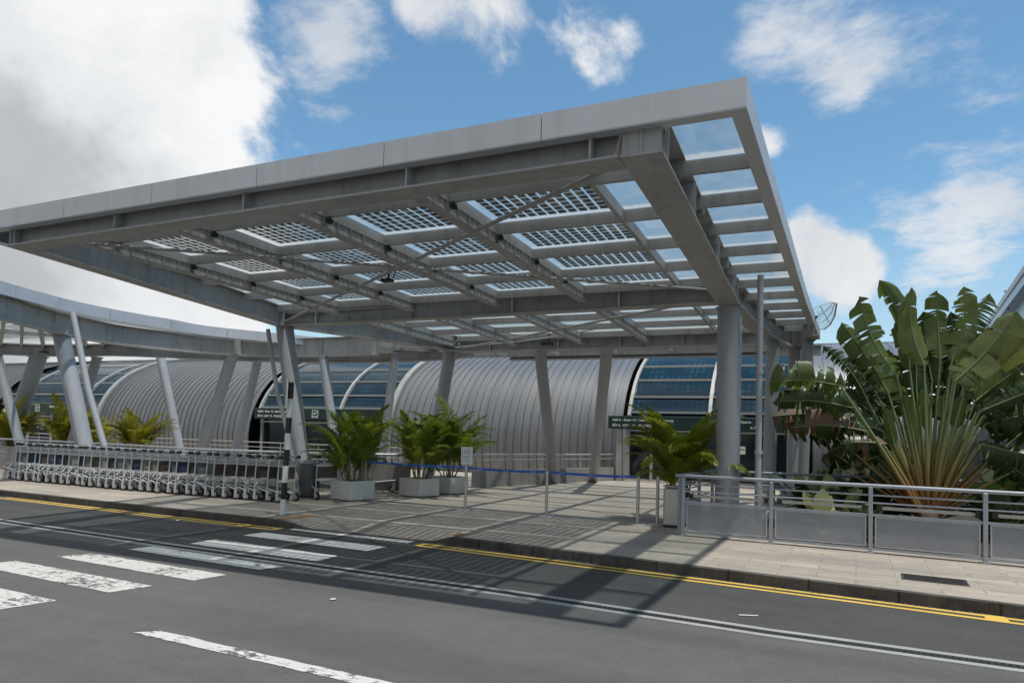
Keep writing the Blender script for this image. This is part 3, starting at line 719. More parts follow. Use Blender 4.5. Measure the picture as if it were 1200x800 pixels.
for x in (2.5,3.6,5.2): mb.tube([(x,TY+8.7,6.6),(x,TY+8.7,7.05)],.04,6); mb.box(x-.25,x+.25,TY+8.6,TY+8.8,6.95,7.0)
tpart(mb,'roof_light',MBLK)
mb=MB(); mb.box(xb(868,527)-.12,xb(868,527)+.12,TY+.55,TY+.6,1.35,1.65); tpart(mb,'notice',MWHITE)
mb=MB(); mb.box(xb(33,497),xb(41,497),TY+.55,TY+.6,1.35,2.0); tpart(mb,'notice',m_simple('pale_notice',(.3,.38,.4),.4))
MSIGN=m_simple('dark_green_sign',(.008,.032,.028),.4,var=.1)
MLET=m_simple('white_lettering',(.8,.8,.78),.5,var=.03)
def text(s,size,name,mat,parent,loc,align='LEFT'):
    cu_=bpy.data.curves.new(name,'FONT'); cu_.body=s; cu_.size=size; cu_.extrude=.006; cu_.align_x=align; cu_.offset=size*.012
    to=bpy.data.objects.new(name,cu_); COL.objects.link(to)
    dg=bpy.context.evaluated_depsgraph_get(); me=bpy.data.meshes.new_from_object(to.evaluated_get(dg))
    bpy.data.objects.remove(to); me.materials.clear(); me.materials.append(mat)
    o=bpy.data.objects.new(name,me); COL.objects.link(o); o.parent=parent; o.location=loc; o.rotation_euler=(math.pi/2,0,0); return o
def sign(x0,x1,z0,z1,label,rows,icon=None,y=TY-.3):
    r=empty('sign',(x0,y,z0),label,'sign')
    mb=MB(); mb.bbox(0,x1-x0,0,.16,0,z1-z0,.012); mb.build('board',MSIGN,r)
    h=(z1-z0)
    for (tx,row,s) in rows:
        for k,wd in enumerate([s]): text(wd,h*.265,'lettering',MLET,r,(tx,-.012,h*(.60 if row==0 else .18)))
    if icon is not None:
        mb=MB(); s=h*.34; cx=icon; cz=h*.52
        for a in ((-s,s,s-.03,s),(-s,s,-s,-s+.03)): mb.box(cx+a[0],cx+a[1],-.014,-.004,cz+a[2],cz+a[3])
        for a in ((-s,-s+.03),(s-.03,s)): mb.box(cx+a[0],cx+a[1],-.0135,-.0045,cz-s+.03,cz+s-.03)
        pl=[(-.7,-.05),(-.5,.1),(.35,.42),(.62,.45),(.6,.3),(.3,.12),(.05,-.3),(-.1,-.3),(.02,.02),(-.42,-.15)]
        mb.add([(cx+a*s,-.013,cz+b*s+.06*s) for a,b in pl],[tuple(range(len(pl)))[::-1]])
        mb.box(cx-s*.7,cx+s*.7,-.0132,-.006,cz-s*.62,cz-s*.5)
        mb.build('departures_icon',MLET,r)
    return r
sx0=xb(715,495); zs0,zs1=PYp(725,502,TY-.3).z,PYp(725,487,TY-.3).z
sx1=xb(925,490)
xw=xb(892,500)-sx0
sign(sx0,sx1,zs0,zs1,'long dark green sign with white lettering over the doorway behind the right potted palm',
  [(.18,0,'Hall A - Door 13 - International Departures'),(.18,1,'हॉल ए - द्वार   13 - अंतर्राष्ट्रीय प्रस्थान'),(xb(866,495)-sx0-1.05,0,'Hall A - Porte 13 - Départs'),(xb(880,500)-sx0,1,'A 厅')])
lx0=xb(303,480); lx1=xb(458,488)
lz0,lz1=2.30,2.84
sign(lx0,lx1,lz0,lz1,'dark green sign half hidden behind the leaning main column and striped post',
  [(.25,0,'Hall A - Door 12 - International'),(.25,1,'हॉल ए - द्वार  12 - अंतर्राष्ट्रीय'),(xb(425,480)-lx0,1,'A 厅 - 12')],xb(374,484)-lx0)
fx0=xb(42,478); fx1=xb(112,478)
sign(fx0,fx1,2.32,2.92,'teal sign at far left between the leaning columns',[(xb(64,478)-fx0,0,'Hall A - Door 11')],xb(50,478)-fx0)

# right-hand building with glazed wall and slanting eave
zr=8.0
A=PZ(1206,313,zr); B=PZ(1158,381,zr); d=(B-A); d.z=0; A2=A-d*1.2; B2=B+d*.5
rb=empty('glass_building',(A.x,A.y,0),'pale blue glass building with vertical louvres behind the fan palm at far right','building')
nrm=Vector((d.y,-d.x,0)).normalized(); 
if nrm.x<0: nrm=-nrm
def rbx(o0,o1,z0,z1,name,mat):
    mb=MB(); pa=[Vector((p.x,p.y)) for p in (A2,B2)]
    s=1 if Vector((-(pa[1]-pa[0]).y,(pa[1]-pa[0]).x)).dot(nrm.xy)>0 else -1
    a,b=(o0*s,o1*s) if s>0 else (-o1,-o0)
    mb.sweep([tuple(p) for p in pa],min(a,b),max(a,b),z0,z1); mb.v=[(x-A.x,y-A.y,z) for x,y,z in mb.v]; return mb.build(name,mat,rb)
MBLUEW=m_metalpaint('pale_blue_panel',(.34,.40,.46),.3,.3,.1)
rbx(0,1.2,zr-.35,zr,'eave',MBLUEW); rbx(.35,9,-.1,zr-.36,'wall',MBLUEW); rbx(-.05,9,zr+.005,zr+.25,'roof',MFASC)
mb=MB(); n_=46
for i in range(n_):
    p=A2+(B2-A2)*((i+.5)/n_)+nrm*.25; mb.tube([(p.x-A.x,p.y-A.y,.2),(p.x-A.x,p.y-A.y,zr-1.6)],.05,6)
mb.build('louvre',MFASC,rb)
mb=MB(); p=PZ(1181,346,zr+.2); mb.tube([(p.x-A.x,p.y-A.y,zr-.4),(p.x-A.x,p.y-A.y,zr+.35)],.05,6); mb.box(p.x-A.x-.12,p.x-A.x+.06,p.y-A.y-.06,p.y-A.y+.06,zr+.33,zr+.41); mb.build('floodlight',MSTEEL,rb)

# ------------------------------------------------------------------ balustrades
def polyrail(name,label,path,top,solid0,solid1,panelmat,postgap=1.3,rails=(),cap=.03):
    r=empty(name,(path[0][0],path[0][1],PZ0),label,'balustrade'); inv=Vector((path[0][0],path[0][1],PZ0))
    sub=lambda mb:[setattr(mb,'v',[tuple(Vector(v)-inv) for v in mb.v]),mb][1]
    mb=MB(); mb.tube([(x,y,top) for x,y in path],cap,10); sub(mb).build('handrail',MGALV,r)
    if solid1>solid0: mb=MB(); mb.sweep(path,-.06,.06,solid0,solid1); sub(mb).build('panel',panelmat,r)
    for z in rails: mb=MB(); mb.tube([(x,y,z) for x,y in path],.016,8); sub(mb).build('rail',MGALV,r)
    L=0;last=0
    mbp=[]
    for a,b in zip(path,path[1:]):
        seg=math.hypot(b[0]-a[0],b[1]-a[1]); s=0
        while last+(seg-s)>=postgap:
            s+=postgap-last; last=0; t=s/seg; p=(a[0]+(b[0]-a[0])*t,a[1]+(b[1]-a[1])*t)
            mb=MB(); mb.tube([(p[0],p[1],PZ0),(p[0],p[1],top)],.022,8); sub(mb).build('post',MGALV,r)
        last+=seg-s
    return r
cpx=[(-30,512),(15,514.5),(100,518.5),(200,524),(260,527),(348,530),(388,531),(440,532),(482,533)]
cpath=smooth_path([tuple(PZ(x,y,1.17).xy) for x,y in cpx],3)
polyrail('balustrade','long curved balustrade with bright handrail behind the row of luggage trolleys',cpath,1.17,.17,.92,MCONC,1.6)
pA=(-9.7,19.4); pB=(-7.25,27.0)
zz=PYp(560,534,19.4).z
r2=polyrail('balustrade','sloping grey balustrade running back to the right doorway beside the plaza',[pA,pB],1.17,.13,.66,MCONC,1.15,rails=(1.0,))
# simple tube railing further back
rp=[(PYp(-10,512,23).x,23.0),(PYp(300,520,23).x,23.0),(PYp(470,523,23).x,23.0)]
polyrail('railing','thin three bar tube railing in front of the terminal shells',rp,1.2,0,0,MGALV,2.0,rails=(1.0,.8,.6),cap=.022)

# front railing by the palm bed
RL=[(-2.03,12.33),(-.58,12.26),(.88,12.17),(2.36,12.03),(3.9,11.88),(5.4,11.74),(7.0,11.58)]
fr=empty('railing',(RL[0][0],RL[0][1],PZ0),'grey metal railing with perforated panels in front of the fan palm','railing')
frv=Vector((RL[0][0],RL[0][1],PZ0))
def fpart(mb,name,mat): mb.v=[tuple(Vector(v)-frv) for v in mb.v]; return mb.build(name,mat,fr)
hz=PZ0+1.045
mb=MB(); mb.tube([(RL[0][0]-.13,RL[0][1]+.01,hz)]+[(x,y,hz) for x,y in RL],.030,12); fpart(mb,'handrail',MRAIL)
ra=math.atan2(RL[-1][1]-RL[0][1],RL[-1][0]-RL[0][0])
for x,y in RL:
    mb=MB(); mb.bbox(-.03,.03,-.035,.035,PZ0,hz-.02,.006,0,Matrix.Translation((x,y,0))@Matrix.Rotation(ra,4,'Z')); mb.box(-.06,.06,-.07,.07,PZ0-.01,PZ0+.012,0,Matrix.Translation((x,y,0))@Matrix.Rotation(ra,4,'Z')); fpart(mb,'post',MRAIL)
def m_perf():
    t=NT('perforated_panel'); c=t.coord('World')
    d=t.n('ShaderNodeBsdfTransparent'); p=t.princ(t.mix(t.noise(2,4,.6,c),(.21,.225,.25),(.36,.375,.4)),.45,.1)
    m=t.n('ShaderNodeMixShader'); m.inputs[0].default_value=.72; t.l(d.outputs[0],m.inputs[1]); t.l(p.outputs[0],m.inputs[2]); return t.fin(m)
MPERF=m_perf()
for (x0,y0),(x1,y1) in zip(RL,RL[1:]):
    a=Vector((x0,y0));b=Vector((x1,y1));d=(b-a).normalized(); L=(b-a).length; mt=Matrix.Translation((x0,y0,PZ0))@Matrix.Rotation(math.atan2(d.y,d.x),4,'Z')
    for z in (.90,.78): 
        mb=MB(); mb.tube([mt@Vector((.03,0,z)),mt@Vector((L-.03,0,z))],.014,8); fpart(mb,'rail',MRAIL)
    mb=MB(); mb.box(.03,L-.03,-.02,.02,.575,.61,0,mt); mb.box(.03,L-.03,-.02,.02,.05,.085,0,mt); fpart(mb,'rail',MRAIL)
    mb=MB(); mb.tube([mt@Vector((.16,.06,.70)),mt@Vector((L-.12,.06,.70))],.026,10); mb.box(.09,.16,.03,.09,.66,.74,1,mt); mb.box(L-.12,L-.06,.03,.09,.66,.74,1,mt); fpart(mb,'lamp_tube',[m_simple('aged_diffuser',(.42,.40,.36),.4),MBLK])
    mb=MB()
    for q in ((.06,L-.06,.555,.57),(.06,L-.06,.10,.115)): mb.box(q[0],q[1],-.012,.012,q[2],q[3],0,mt)
    for q in ((.06,.08),(L-.08,L-.06)): mb.box(q[0],q[1],-.0115,.0115,.116,.554,0,mt)
    fpart(mb,'panel_frame',MGALV)
    mb=MB(); mb.box(.081,L-.081,-.002,.002,.116,.554,0,mt); fpart(mb,'perforated_panel',MPERF)
# return leg of the railing
e=Vector((-2.16,12.36)); e2=Vector((-1.9,15.2))
mb=MB(); mb.tube([(e.x,e.y,hz-.003),(e2.x,e2.y,hz-.003),(3,15.6,hz-.003)],.028,10); fpart(mb,'handrail',MRAIL)
mb=MB(); mb.box(-2.13,-2.07,12.36,12.62,PZ0,hz-.035); fpart(mb,'end_plate',MRAIL)
for z in (.9,.78,.59,.06):
    mb=MB(); mb.tube([(e.x+.05,12.65,PZ0+z),(e2.x,e2.y,PZ0+z),(3,15.6,PZ0+z)],.014,8); fpart(mb,'rail',MRAIL)
for p in ((-2.0,14.0),(-1.9,15.2),(-.4,15.36),(1.2,15.5)):
    mb=MB(); mb.box(p[0]-.03,p[0]+.03,p[1]-.03,p[1]+.03,PZ0,hz-.03); fpart(mb,'post',MRAIL)
# electric box behind the perforated panel
bx=empty('electrical_box',(-.95,12.9,PZ0),'small white electrical box behind the first railing panel','box')
mb=MB(); mb.bbox(-.16,.16,-.1,.1,0,.32,.012); mb.build('cabinet',MWHITE,bx)
mb=MB(); mb.box(-.13,.13,-.108,-.102,.03,.29); mb.build('door',m_simple('box_lid',(.6,.62,.62),.4),bx)

# ------------------------------------------------------------------ bin, stanchions, crossing post
bn=empty('litter_bin',(-2.42,13.45,PZ0),'stainless steel litter bin at the left end of the front railing','bin')
mb=MB(); mb.bbox(-.15,.15,-.15,.15,.03,.76,.03); mb.build('body',MSTAIN,bn)
mb=MB(); mb.bbox(-.16,.16,-.16,.16,.765,.80,.012); mb.box(-.09,.09,-.161,-.155,.66,.72); mb.build('lid',MSTAIN,bn)
mb=MB(); mb.box(-.13,.13,-.13,.13,0,.03); mb.build('base',MBLK,bn)
MBELT=m_simple('blue_belt',(.015,.10,.42),.55,var=.1); MTAN=m_simple('tan_post',(.36,.30,.24),.5)
st_pts=[(427,585),(545,597.5),(640,605),(747,614.5),(770,615)]
st_lab=['tan topped belt post in front of the left white planter','steel belt post carrying the small white notice','steel belt post in the middle of the plaza entrance','steel belt post at the right end of the blue belt','steel belt post right beside the litter bin']
ST=[]
for i,(q,lab) in enumerate(zip(st_pts,st_lab)):
    p=PZ(*q,PZ0); s=empty('stanchion',(p.x,p.y,PZ0),lab,'barrier post','retractable belt posts across the plaza'); ST.append((s,p))
    mt=MSTAIN if i else MTAN
    mb=MB(); mb.tube([(0,0,.0),(0,0,.012),(0,0,.022),(0,0,.03)],[.18,.18,.15,.04],24); mb.build('base',MSTEEL,s)
    mb=MB(); mb.tube([(0,0,.03),(0,0,.90)],.032,16); mb.build('post',mt,s)
    mb=MB(); mb.tube([(0,0,.901),(0,0,.955),(0,0,.96)],[.036,.036,.02],16); mb.build('head',mt if i==0 else MSTAIN,s)
def belt(i,j,sag=.04):
    s,p=ST[i]; _,q=ST[j]; d=q-p; mb=MB(); N=16; vs=[]
    for k in range(N+1):
        t=k/N; c=d*t; z=.93-sag*4*t*(1-t); vs+=[(c.x,c.y,z-.026),(c.x,c.y,z+.026)]
    mb.add(vs,[(2*k,2*k+2,2*k+3,2*k+1) for k in range(N)])
    mb.add([(x,y+.003,z) for x,y,z in vs],[(2*k,2*k+1,2*k+3,2*k+2) for k in range(N)])
    nx=int(d.length/.5)
    for k in range(nx):   # pale print marks along the belt
        t=(k+.5)/nx; c=d*t; z=.93-sag*4*t*(1-t); u=d.normalized()*.07
        mb.add([(c.x-u.x,c.y-u.y-.004,z-.009),(c.x+u.x,c.y+u.y-.004,z-.009),(c.x+u.x,c.y+u.y-.004,z+.009),(c.x-u.x,c.y-u.y-.004,z+.009)],[(0,1,2,3)],1)
    mb.build('belt',[MBELT,m_simple('belt_print',(.25,.33,.5),.6)],s)
belt(0,1,.015); belt(1,2,.02); belt(2,3,.02)
s,p=ST[1]
nt=empty('notice',(p.x,p.y,PZ0+.965),'small white paper notice on a steel belt post near the palms','notice',rz=R_(20))
mb=MB(); mb.bbox(-.125,.125,-.008,.008,.04,.42,.004); mb.build('board',MWHITE,nt)
mb=MB(); mb.tube([(0,0,0),(0,0,.05)],.014,8); mb.build('bracket',MSTAIN,nt)
mb=MB()
for k,(w,z) in enumerate(((.07,.37),(.085,.33),(.08,.30),(.06,.275),(.085,.22),(.085,.19),(.07,.165),(.085,.12),(.05,.095))): mb.box(-w,w,-.0105,-.0085,z-.005,z+.005)
mb.box(-.105,-.098,-.0105,-.0085,.06,.40)
mb.build('print_lines',m_simple('faded_print',(.2,.22,.3),.6),nt)

cp=PZ(331,603.5,PZ0)
post=empty('crossing_post',(cp.x,cp.y,PZ0),'black and white banded crossing post at the kerb beside the zebra crossing','post')
topd=PYp(341.5,446,cp.y)-cp; 
mb=MB(); nb=9
bz=[603.5,584.5,565,545.5,526.5,507.5,489,467,448,444]
pts=[]
for yy in bz:
    q=PYp(331+(603.5-yy)*10.5/157.5,yy,cp.y)-cp; pts.append(q)
for k in range(len(bz)-1):
    mb.tube([pts[k],pts[k+1]],.055,16,k%2)
mb.build('pole',[MWHITE,MBLACKP],post)
mb=MB(); mb.tube([(0,0,-.01),(0,0,.015)],.12,16); mb.build('base',MCONC,post)
mb=MB(); t=pts[-1]; vd=(Vector((cp.x,cp.y,0))-Vector((0,0,0))).normalized(); sd=Vector((-vd.y,vd.x,0))
c=t+sd*.075-Vector((0,0,.28)); ang=math.atan2(vd.y,vd.x)
mb.bbox(-.28,.28,-.012,.012,-.28,.28,.005,0,Matrix.Translation(c)@Matrix.Rotation(ang+R_(1.5),4,'Z')); mb.build('sign_plate',MWHITE,post)

# drain covers in the pavement
for i,(x,y,w,lab) in enumerate(((1.45,10.18,.34,'dark slotted drain cover in the pavement before the railing'),(2.75,9.93,.34,'dark drain cover cut off by the right edge of the photo'))):
    r=empty('drain_cover',(x,y,PZ0),lab,'drain cover','drain covers in the pavement',rz=R_(-5))
    mb=MB(); mb.box(-w,w,-.2,.2,.001,.006,1)
    for k in range(13): mb.box(-w+.02,w-.02,-.19+k*.031,-.19+k*.031+.015,.0055,.010)
    mb.build('grating',[m_simple('iron_cover',(.04,.038,.035),.6,.2),MDARK],r)
    mb=MB(); 
    for q in((-w-.02,w+.02,-.22,-.2),(-w-.02,w+.02,.2,.22)): mb.box(*q,.0,.009)
    for q in((-w-.02,-w),(w,w+.02)): mb.box(q[0],q[1],-.199,.199,0,.009)
    mb.build('frame',m_simple('iron_frame',(.07,.065,.06),.6,.2),r)

# ------------------------------------------------------------------ luggage trolleys
PANC=[('dark blue',(.035,.055,.085)),('brown',(.085,.07,.06)),('pale green',(.26,.28,.235)),('grey',(.15,.155,.16)),('beige',(.22,.2,.17))]
PANM=[m_simple('panel_'+n.replace(' ','_'),c,.45,var=.25,scale=4) for n,c in PANC]
MZINC=m_metalpaint('bright_zinc',(.56,.57,.57),.4,.35,.15,2)
def make_trolley():
    root=empty('luggage_trolley',(0,0,0))
    f=MB()
    for s in(-1,1):
        f.tube([(.36,s*.28,.20),(.37,s*.285,.6),(.40,s*.285,1.0),(.43,s*.27,1.03)],.016,8)
        f.tube([(.42,s*.28,.22),(.05,s*.2,.29),(-.42,s*.12,.34)],.022,8)
    for z in (.5,.80): f.tube([(.375,-.285,z),(.375,.285,z)],.010,6)
    for x,w in((.25,.25),(0.0,.2),(-.2,.16),(-.42,.12)): f.tube([(x,-w,.30 if x<.1 else .26),(x,w,.30 if x<.1 else .26)],.012,6)
    f.tube([(-.42,-.12,.34),(-.45,0,.46),(-.42,.12,.34)],.012,6)
    f.build('frame',MZINC,root)
    d=MB(); d.add([(.30,-.23,.285),(.30,.23,.285),(-.40,.12,.345),(-.40,-.12,.345),(.30,-.23,.30),(.30,.23,.30),(-.40,.12,.36),(-.40,-.12,.36)],[(0,3,2,1),(4,5,6,7),(0,1,5,4),(1,2,6,5),(2,3,7,6),(3,0,4,7)]); d.build('shade_deck',MBLK,root)  # black plate added to darken the space between the wheels
    b=MB()
    for z in (.84,.89,.94): b.tube([(.385,-.28,z),(.385,.28,z)],.006,5)
    for s in(-1,1): 
        for z in(.82,.92): b.tube([(.38,s*.28,z),(.14,s*.24,z+.0)],.006,5)
    for i in range(7): y=-.24+i*.08; b.tube([(.38,y,.815),(.14,y*.9,.80)],.005,4)
    b.tube([(.14,-.24,.92),(.14,.24,.92)],.007,5); b.tube([(.14,-.24,.80),(.14,.24,.80)],.007,5)
    b.build('basket',MGALV,root)
    p=MB(); p.box(.366,.374,-.265,.265,.52,.785); p.build('advert_panel',PANM[0],root)
    for q in ((.80,.85),(.455,.495)): t=MB(); t.box(.3785,.3855,-.28,.28,*q); t.build('trim_strip',MWHITE,root)
    h=MB(); h.tube([(.44,-.25,1.035),(.44,.25,1.035)],.017,8,0)
    for s in(-1,1): h.bbox(.385,.49,s*.285-.045,s*.285+.045,.985,1.06,.014,1)
    h.box(.405,.425,-.22,.22,1.005,1.022,2)
    h.build('handle',[MGALV,MBLK,MWHITE],root)
    for (x,y) in ((.40,-.28),(.40,.28),(-.36,0)):
        c=MB(); r=.095
        c.bbox(x-.05,x+.03,y-.036,y-.026,.05,.245,.003); c.bbox(x-.05,x+.03,y+.026,y+.036,.05,.245,.003); c.bbox(x-.051,x+.034,y-.037,y+.037,.2451,.27,.003)
        cc=c.build('caster',MZINC,root)
        w=MB(); w.tube([(x+.03,y-.02,r),(x+.03,y+.02,r)],r,18,0); w.tube([(x+.03,y-.0225,r),(x+.03,y+.0225,r)],r*.55,14,1); w.build('wheel',[MBLK,MSTAIN],cc)
    return root
troll=make_trolley()
pan_meshes=[]
for pm_ in PANM:
    me=[c for c in troll.children if c.name.startswith('advert')][0].data.copy(); me.materials.clear(); me.materials.append(pm_); pan_meshes.append(me)
order=[3,3,0,0,1,3,0,1,2,0,4,1,2,1,3,2,0,2,4,1,3,0,1,3,2,1,1,1,1,1,1,1]
NT_=32
ta=(-20.9,12.54); tb_=(-11.35,12.46)
def set_panel(root,k):
    for c in root.children:
        if c.name.startswith('advert'): c.data=pan_meshes[k]
for i in range(NT_):
    t=i/(NT_-1); x=ta[0]+(tb_[0]-ta[0])*t+random.uniform(-.035,.035); y=ta[1]+(tb_[1]-ta[1])*t+random.uniform(-.03,.03)-.12*math.sin(t*math.pi)
    lab=f'{PANC[order[i]][0]} panelled luggage trolley, {ORD[i]} from the left in the nested row'
    if i==0: tr=troll; tr.location=(x,y,PZ0); tag(tr,lab,'trolley','luggage trolleys nested along the kerb')
    else: tr=dup(troll,(x,y,PZ0),R_(random.uniform(-3,3)),lab)
    set_panel(tr,order[i])
q=PZ(377,585,PZ0); tr=dup(troll,(q.x-.3,q.y+.25,PZ0),R_(-22),'lone luggage trolley between the row end and the left white planter'); set_panel(tr,1)
q=PZ(448,580,PZ0); tr=dup(troll,(q.x-.6,q.y+.8,PZ0),R_(200),'luggage trolley half hidden behind the left white planter'); set_panel(tr,3)
# grey bin beside the row
gb=PZ(357,583,PZ0); wb=empty('waste_bin',(gb.x,gb.y+.15,PZ0),'tall grey drum bin at the foot of the leaning main column','bin')
mb=MB(); mb.tube([(0,0,.06),(0,0,.1),(0,0,.80),(0,0,.83)],[.22,.245,.245,.23],24); mb.build('drum',m_metalpaint('drum_grey',(.13,.13,.135),.5,.3,.2),wb)
mb=MB(); mb.tube([(0,0,.831),(0,0,.89),(0,0,.91)],[.255,.255,.2],24); mb.build('lid',MSTEEL,wb)
mb=MB(); mb.tube([(0,0,0),(0,0,.06)],.22,20); mb.build('base',MBLK,wb)

# ------------------------------------------------------------------ potted areca palms
MFG=m_leaf('areca_green',(.065,.105,.012),(.20,.26,.035),.45,5); MFY=m_leaf('areca_yellow_green',(.15,.16,.014),(.34,.31,.03),.45,5); MFM=m_leaf('areca_bright',(.12,.17,.015),(.32,.36,.045),.45,5)
MCANE=m_simple('palm_cane',(.16,.15,.07),.5)
def frond_mesh(a0,a1,L,mat,seed,droop=.4):
    rnd=random.Random(seed); mb=MB(); N=34; pts=[]; p=Vector((0,0,0)); 
    for i in range(N+1):
        a=a0+(a1-a0)*(i/N)**1.3; pts.append((p.copy(),a)); p=p+Vector((math.sin(a),0,math.cos(a)))*(L/N)
    mb.tube([q[0] for q in pts[::3]],[.011*(1-.8*i/len(pts[::3])) for i in range(len(pts[::3]))],5)
    for i in range(6,N+1):
        for s in(-1,1):
            for sub in (0,1):
                t=(i-.5*sub)/N; f=min(i-(1 if sub else 0),N); q=(pts[i][0]+pts[f][0])/2; a=pts[i][1]
                T=Vector((math.sin(a),0,math.cos(a))); Nn=Vector((-math.cos(a),0,math.sin(a)))
                ll=L*.27*math.sin(math.pi*min(1,.16+.84*t))**.7*(1-.35*t)*rnd.uniform(.85,1.12)
                if ll<.03: continue
                fwd=.45+.75*t+rnd.uniform(-.12,.12)
                dr=(T*math.sin(fwd)+Vector((0,s,0))*math.cos(fwd)+Nn*rnd.uniform(.05,.45)).normalized()
                w=.0135*rnd.uniform(.85,1.2); wv=dr.cross(Nn).normalized()*w
                m=q+dr*ll*.55+Vector((0,0,-ll*.08*droop)); e=q+dr*ll*.98+Vector((0,0,-ll*(.35*droop+rnd.uniform(0,.15))))
                mb.add([q-wv*.4,q+wv*.4,m+wv,m-wv,e],[(0,1,2,3),(3,2,4)])
    me=bpy.data.meshes.new('frond'); me.from_pydata(mb.v,[],mb.f); me.materials.append(mat); me.update(); return me
FR={}
for key,mat in (('g',MFG),('y',MFY),('m',MFM)):
    FR[key]=[frond_mesh(.10,1.3,1.55,mat,1,.6),frond_mesh(.30,1.9,1.55,mat,2,.8),frond_mesh(.6,2.3,1.4,mat,3,1.0),frond_mesh(.2,1.6,1.65,mat,4,.7)]
def areca(x,y,z0,h,spread,key,label,nf=30,seed=0,grp='areca palms in planters',nst=9,base=.2,cane=True):
    rnd=random.Random(seed); r=empty('areca_palm',(x,y,z0),label,'palm',grp)
    st=MB(); tops=[]
    for i in range(nst):
        a=rnd.uniform(0,6.28); b=rnd.uniform(.02,base); hh=h*rnd.uniform(.12,.52); lean=rnd.uniform(.08,.45)
        p0=Vector((b*math.cos(a),b*math.sin(a),-.08)); p1=p0+Vector((math.cos(a)*lean*.5,math.sin(a)*lean*.5,hh))
        st.tube([p0,(p0+p1)/2+Vector((0,0,.02)),p1],[.022,.018,.014],6); tops.append((p1,a))
    st.build('stems',MCANE,r)
    for i in range(nf):
        p,a=tops[i%nst]; k=rnd.choice([0,0,1,1,2,3]); o=bpy.data.objects.new('frond',FR[key][k]); COL.objects.link(o); o.parent=r
        s=spread*rnd.uniform(.75,1.1); lo=rnd.uniform(0,.75) if k!=0 else 0
        o.location=(p.x,p.y,p.z*(1-.55*lo)); o.scale=(s,s,s*rnd.uniform(.9,1.08)); o.rotation_euler=(rnd.uniform(-.15,.15),rnd.uniform(-.12,.12),a+rnd.uniform(-1.3,1.3))
    return r
def planter(x,y,w,h,rz,label,name='planter',d=None,grp='white square planters',mat=None,cat='planter'):
    r=empty(name,(x,y,PZ0),label,cat,grp,rz); d=d or w
    mb=MB(); n=.035
    for (a,b,c,e) in ((-w/2,w/2,-d/2,-d/2+n),(-w/2,w/2,d/2-n,d/2),(-w/2,-w/2+n,-d/2+n,d/2-n),(w/2-n,w/2,-d/2+n,d/2-n)): mb.box(a,b,c,e,.025,h)
    for (a,b) in ((-w/2-.003,-w/2+.02),(w/2-.02,w/2+.003)):
        for (c,e) in ((-d/2-.003,-d/2+.02),(d/2-.02,d/2+.003)): mb.box(a,b,c,e,.026,h+.002)
    mb.build('box',mat or MPLANT,r)
    mb=MB(); mb.box(-w/2+.05,w/2-.05,-d/2+.05,d/2-.05,0,.026); mb.build('plinth',MDARK,r)
    mb=MB(); mb.box(-w/2+n+.002,w/2-n-.002,-d/2+n+.002,d/2-n-.002,h-.12,h-.05); mb.build('soil_fill',MSOIL,r)
    return r
prz=R_(-14)
def corner_planter(front,w,h,label):
    c=PZ(*front,PZ0); off=Matrix.Rotation(prz,3,'Z')@Vector((-w/2,w/2,0)); return (c.x+off.x,c.y+off.y)
for (fc,w,h,lab,plab,hh,sp,seed) in (((410,587.5),.74,.47,'white square planter at the left, nearest the trolleys','dense dark green palm in the left planter near the trolleys',2.1,.95,11),
      ((491,583),.74,.47,'white square planter, middle of the three on the left','green palm in the middle planter of the three, with upright fronds',2.2,.92,12),
      ((527,579.5),.74,.47,'white square planter behind the belt post with the notice','tall feathery palm in the planter behind the white notice',2.45,1.05,13)):
    x,y=corner_planter(fc,w,h,lab); planter(x,y,w,h,prz,lab); areca(x,y,PZ0+h-.08,hh*.8,sp*1.08,'g',plab,46,seed,nst=12)
planter(-2.35,14.25,.62,.5,0,'white planter tucked between the litter bin and the railing end')
areca(-2.4,14.25,PZ0+.42,1.9,1.08,'m','bright green palm left of the big round column at right',50,23,nst=12)
# yellowish palms behind the trolleys
for k,(px,py,Y,h,sp,lab,seed) in enumerate(((5,560,17.0,1.35,.95,'yellowish palm at the far left edge behind the trolleys',31),(74,560,18.5,1.75,1.0,'yellow green palm beside the big leaning column at left',32),(163,560,18.5,1.35,.85,'low yellow palm behind the middle of the trolley row',33),(110,560,19.5,1.1,.8,'small yellowish palm just right of the leaning downpipe at left',34))):
    p=PYp(px,530,Y); planter(p.x,p.y,.8,.5,0,['grey planter box at far left','grey planter box behind the leaning left column','grey planter box behind the middle of the trolley row','grey planter box by the leaning downpipe'][k],grp='planters behind the trolleys',mat=MCONC)
    areca(p.x,p.y,PZ0+.42,h*1.1,sp*1.25,'y',lab,38,seed,'yellowish palms behind the trolleys')
mb=MB(); 
pl_=PZ(8,585,PZ0)
lb=empty('planter_wall',(-26.5,15.4,PZ0),'low grey concrete planter wall beyond the left end of the trolleys','planter')
mb.bbox(-3,1.6,-.6,.5,0,.62,.02); mb.build('wall',MCONC,lb)

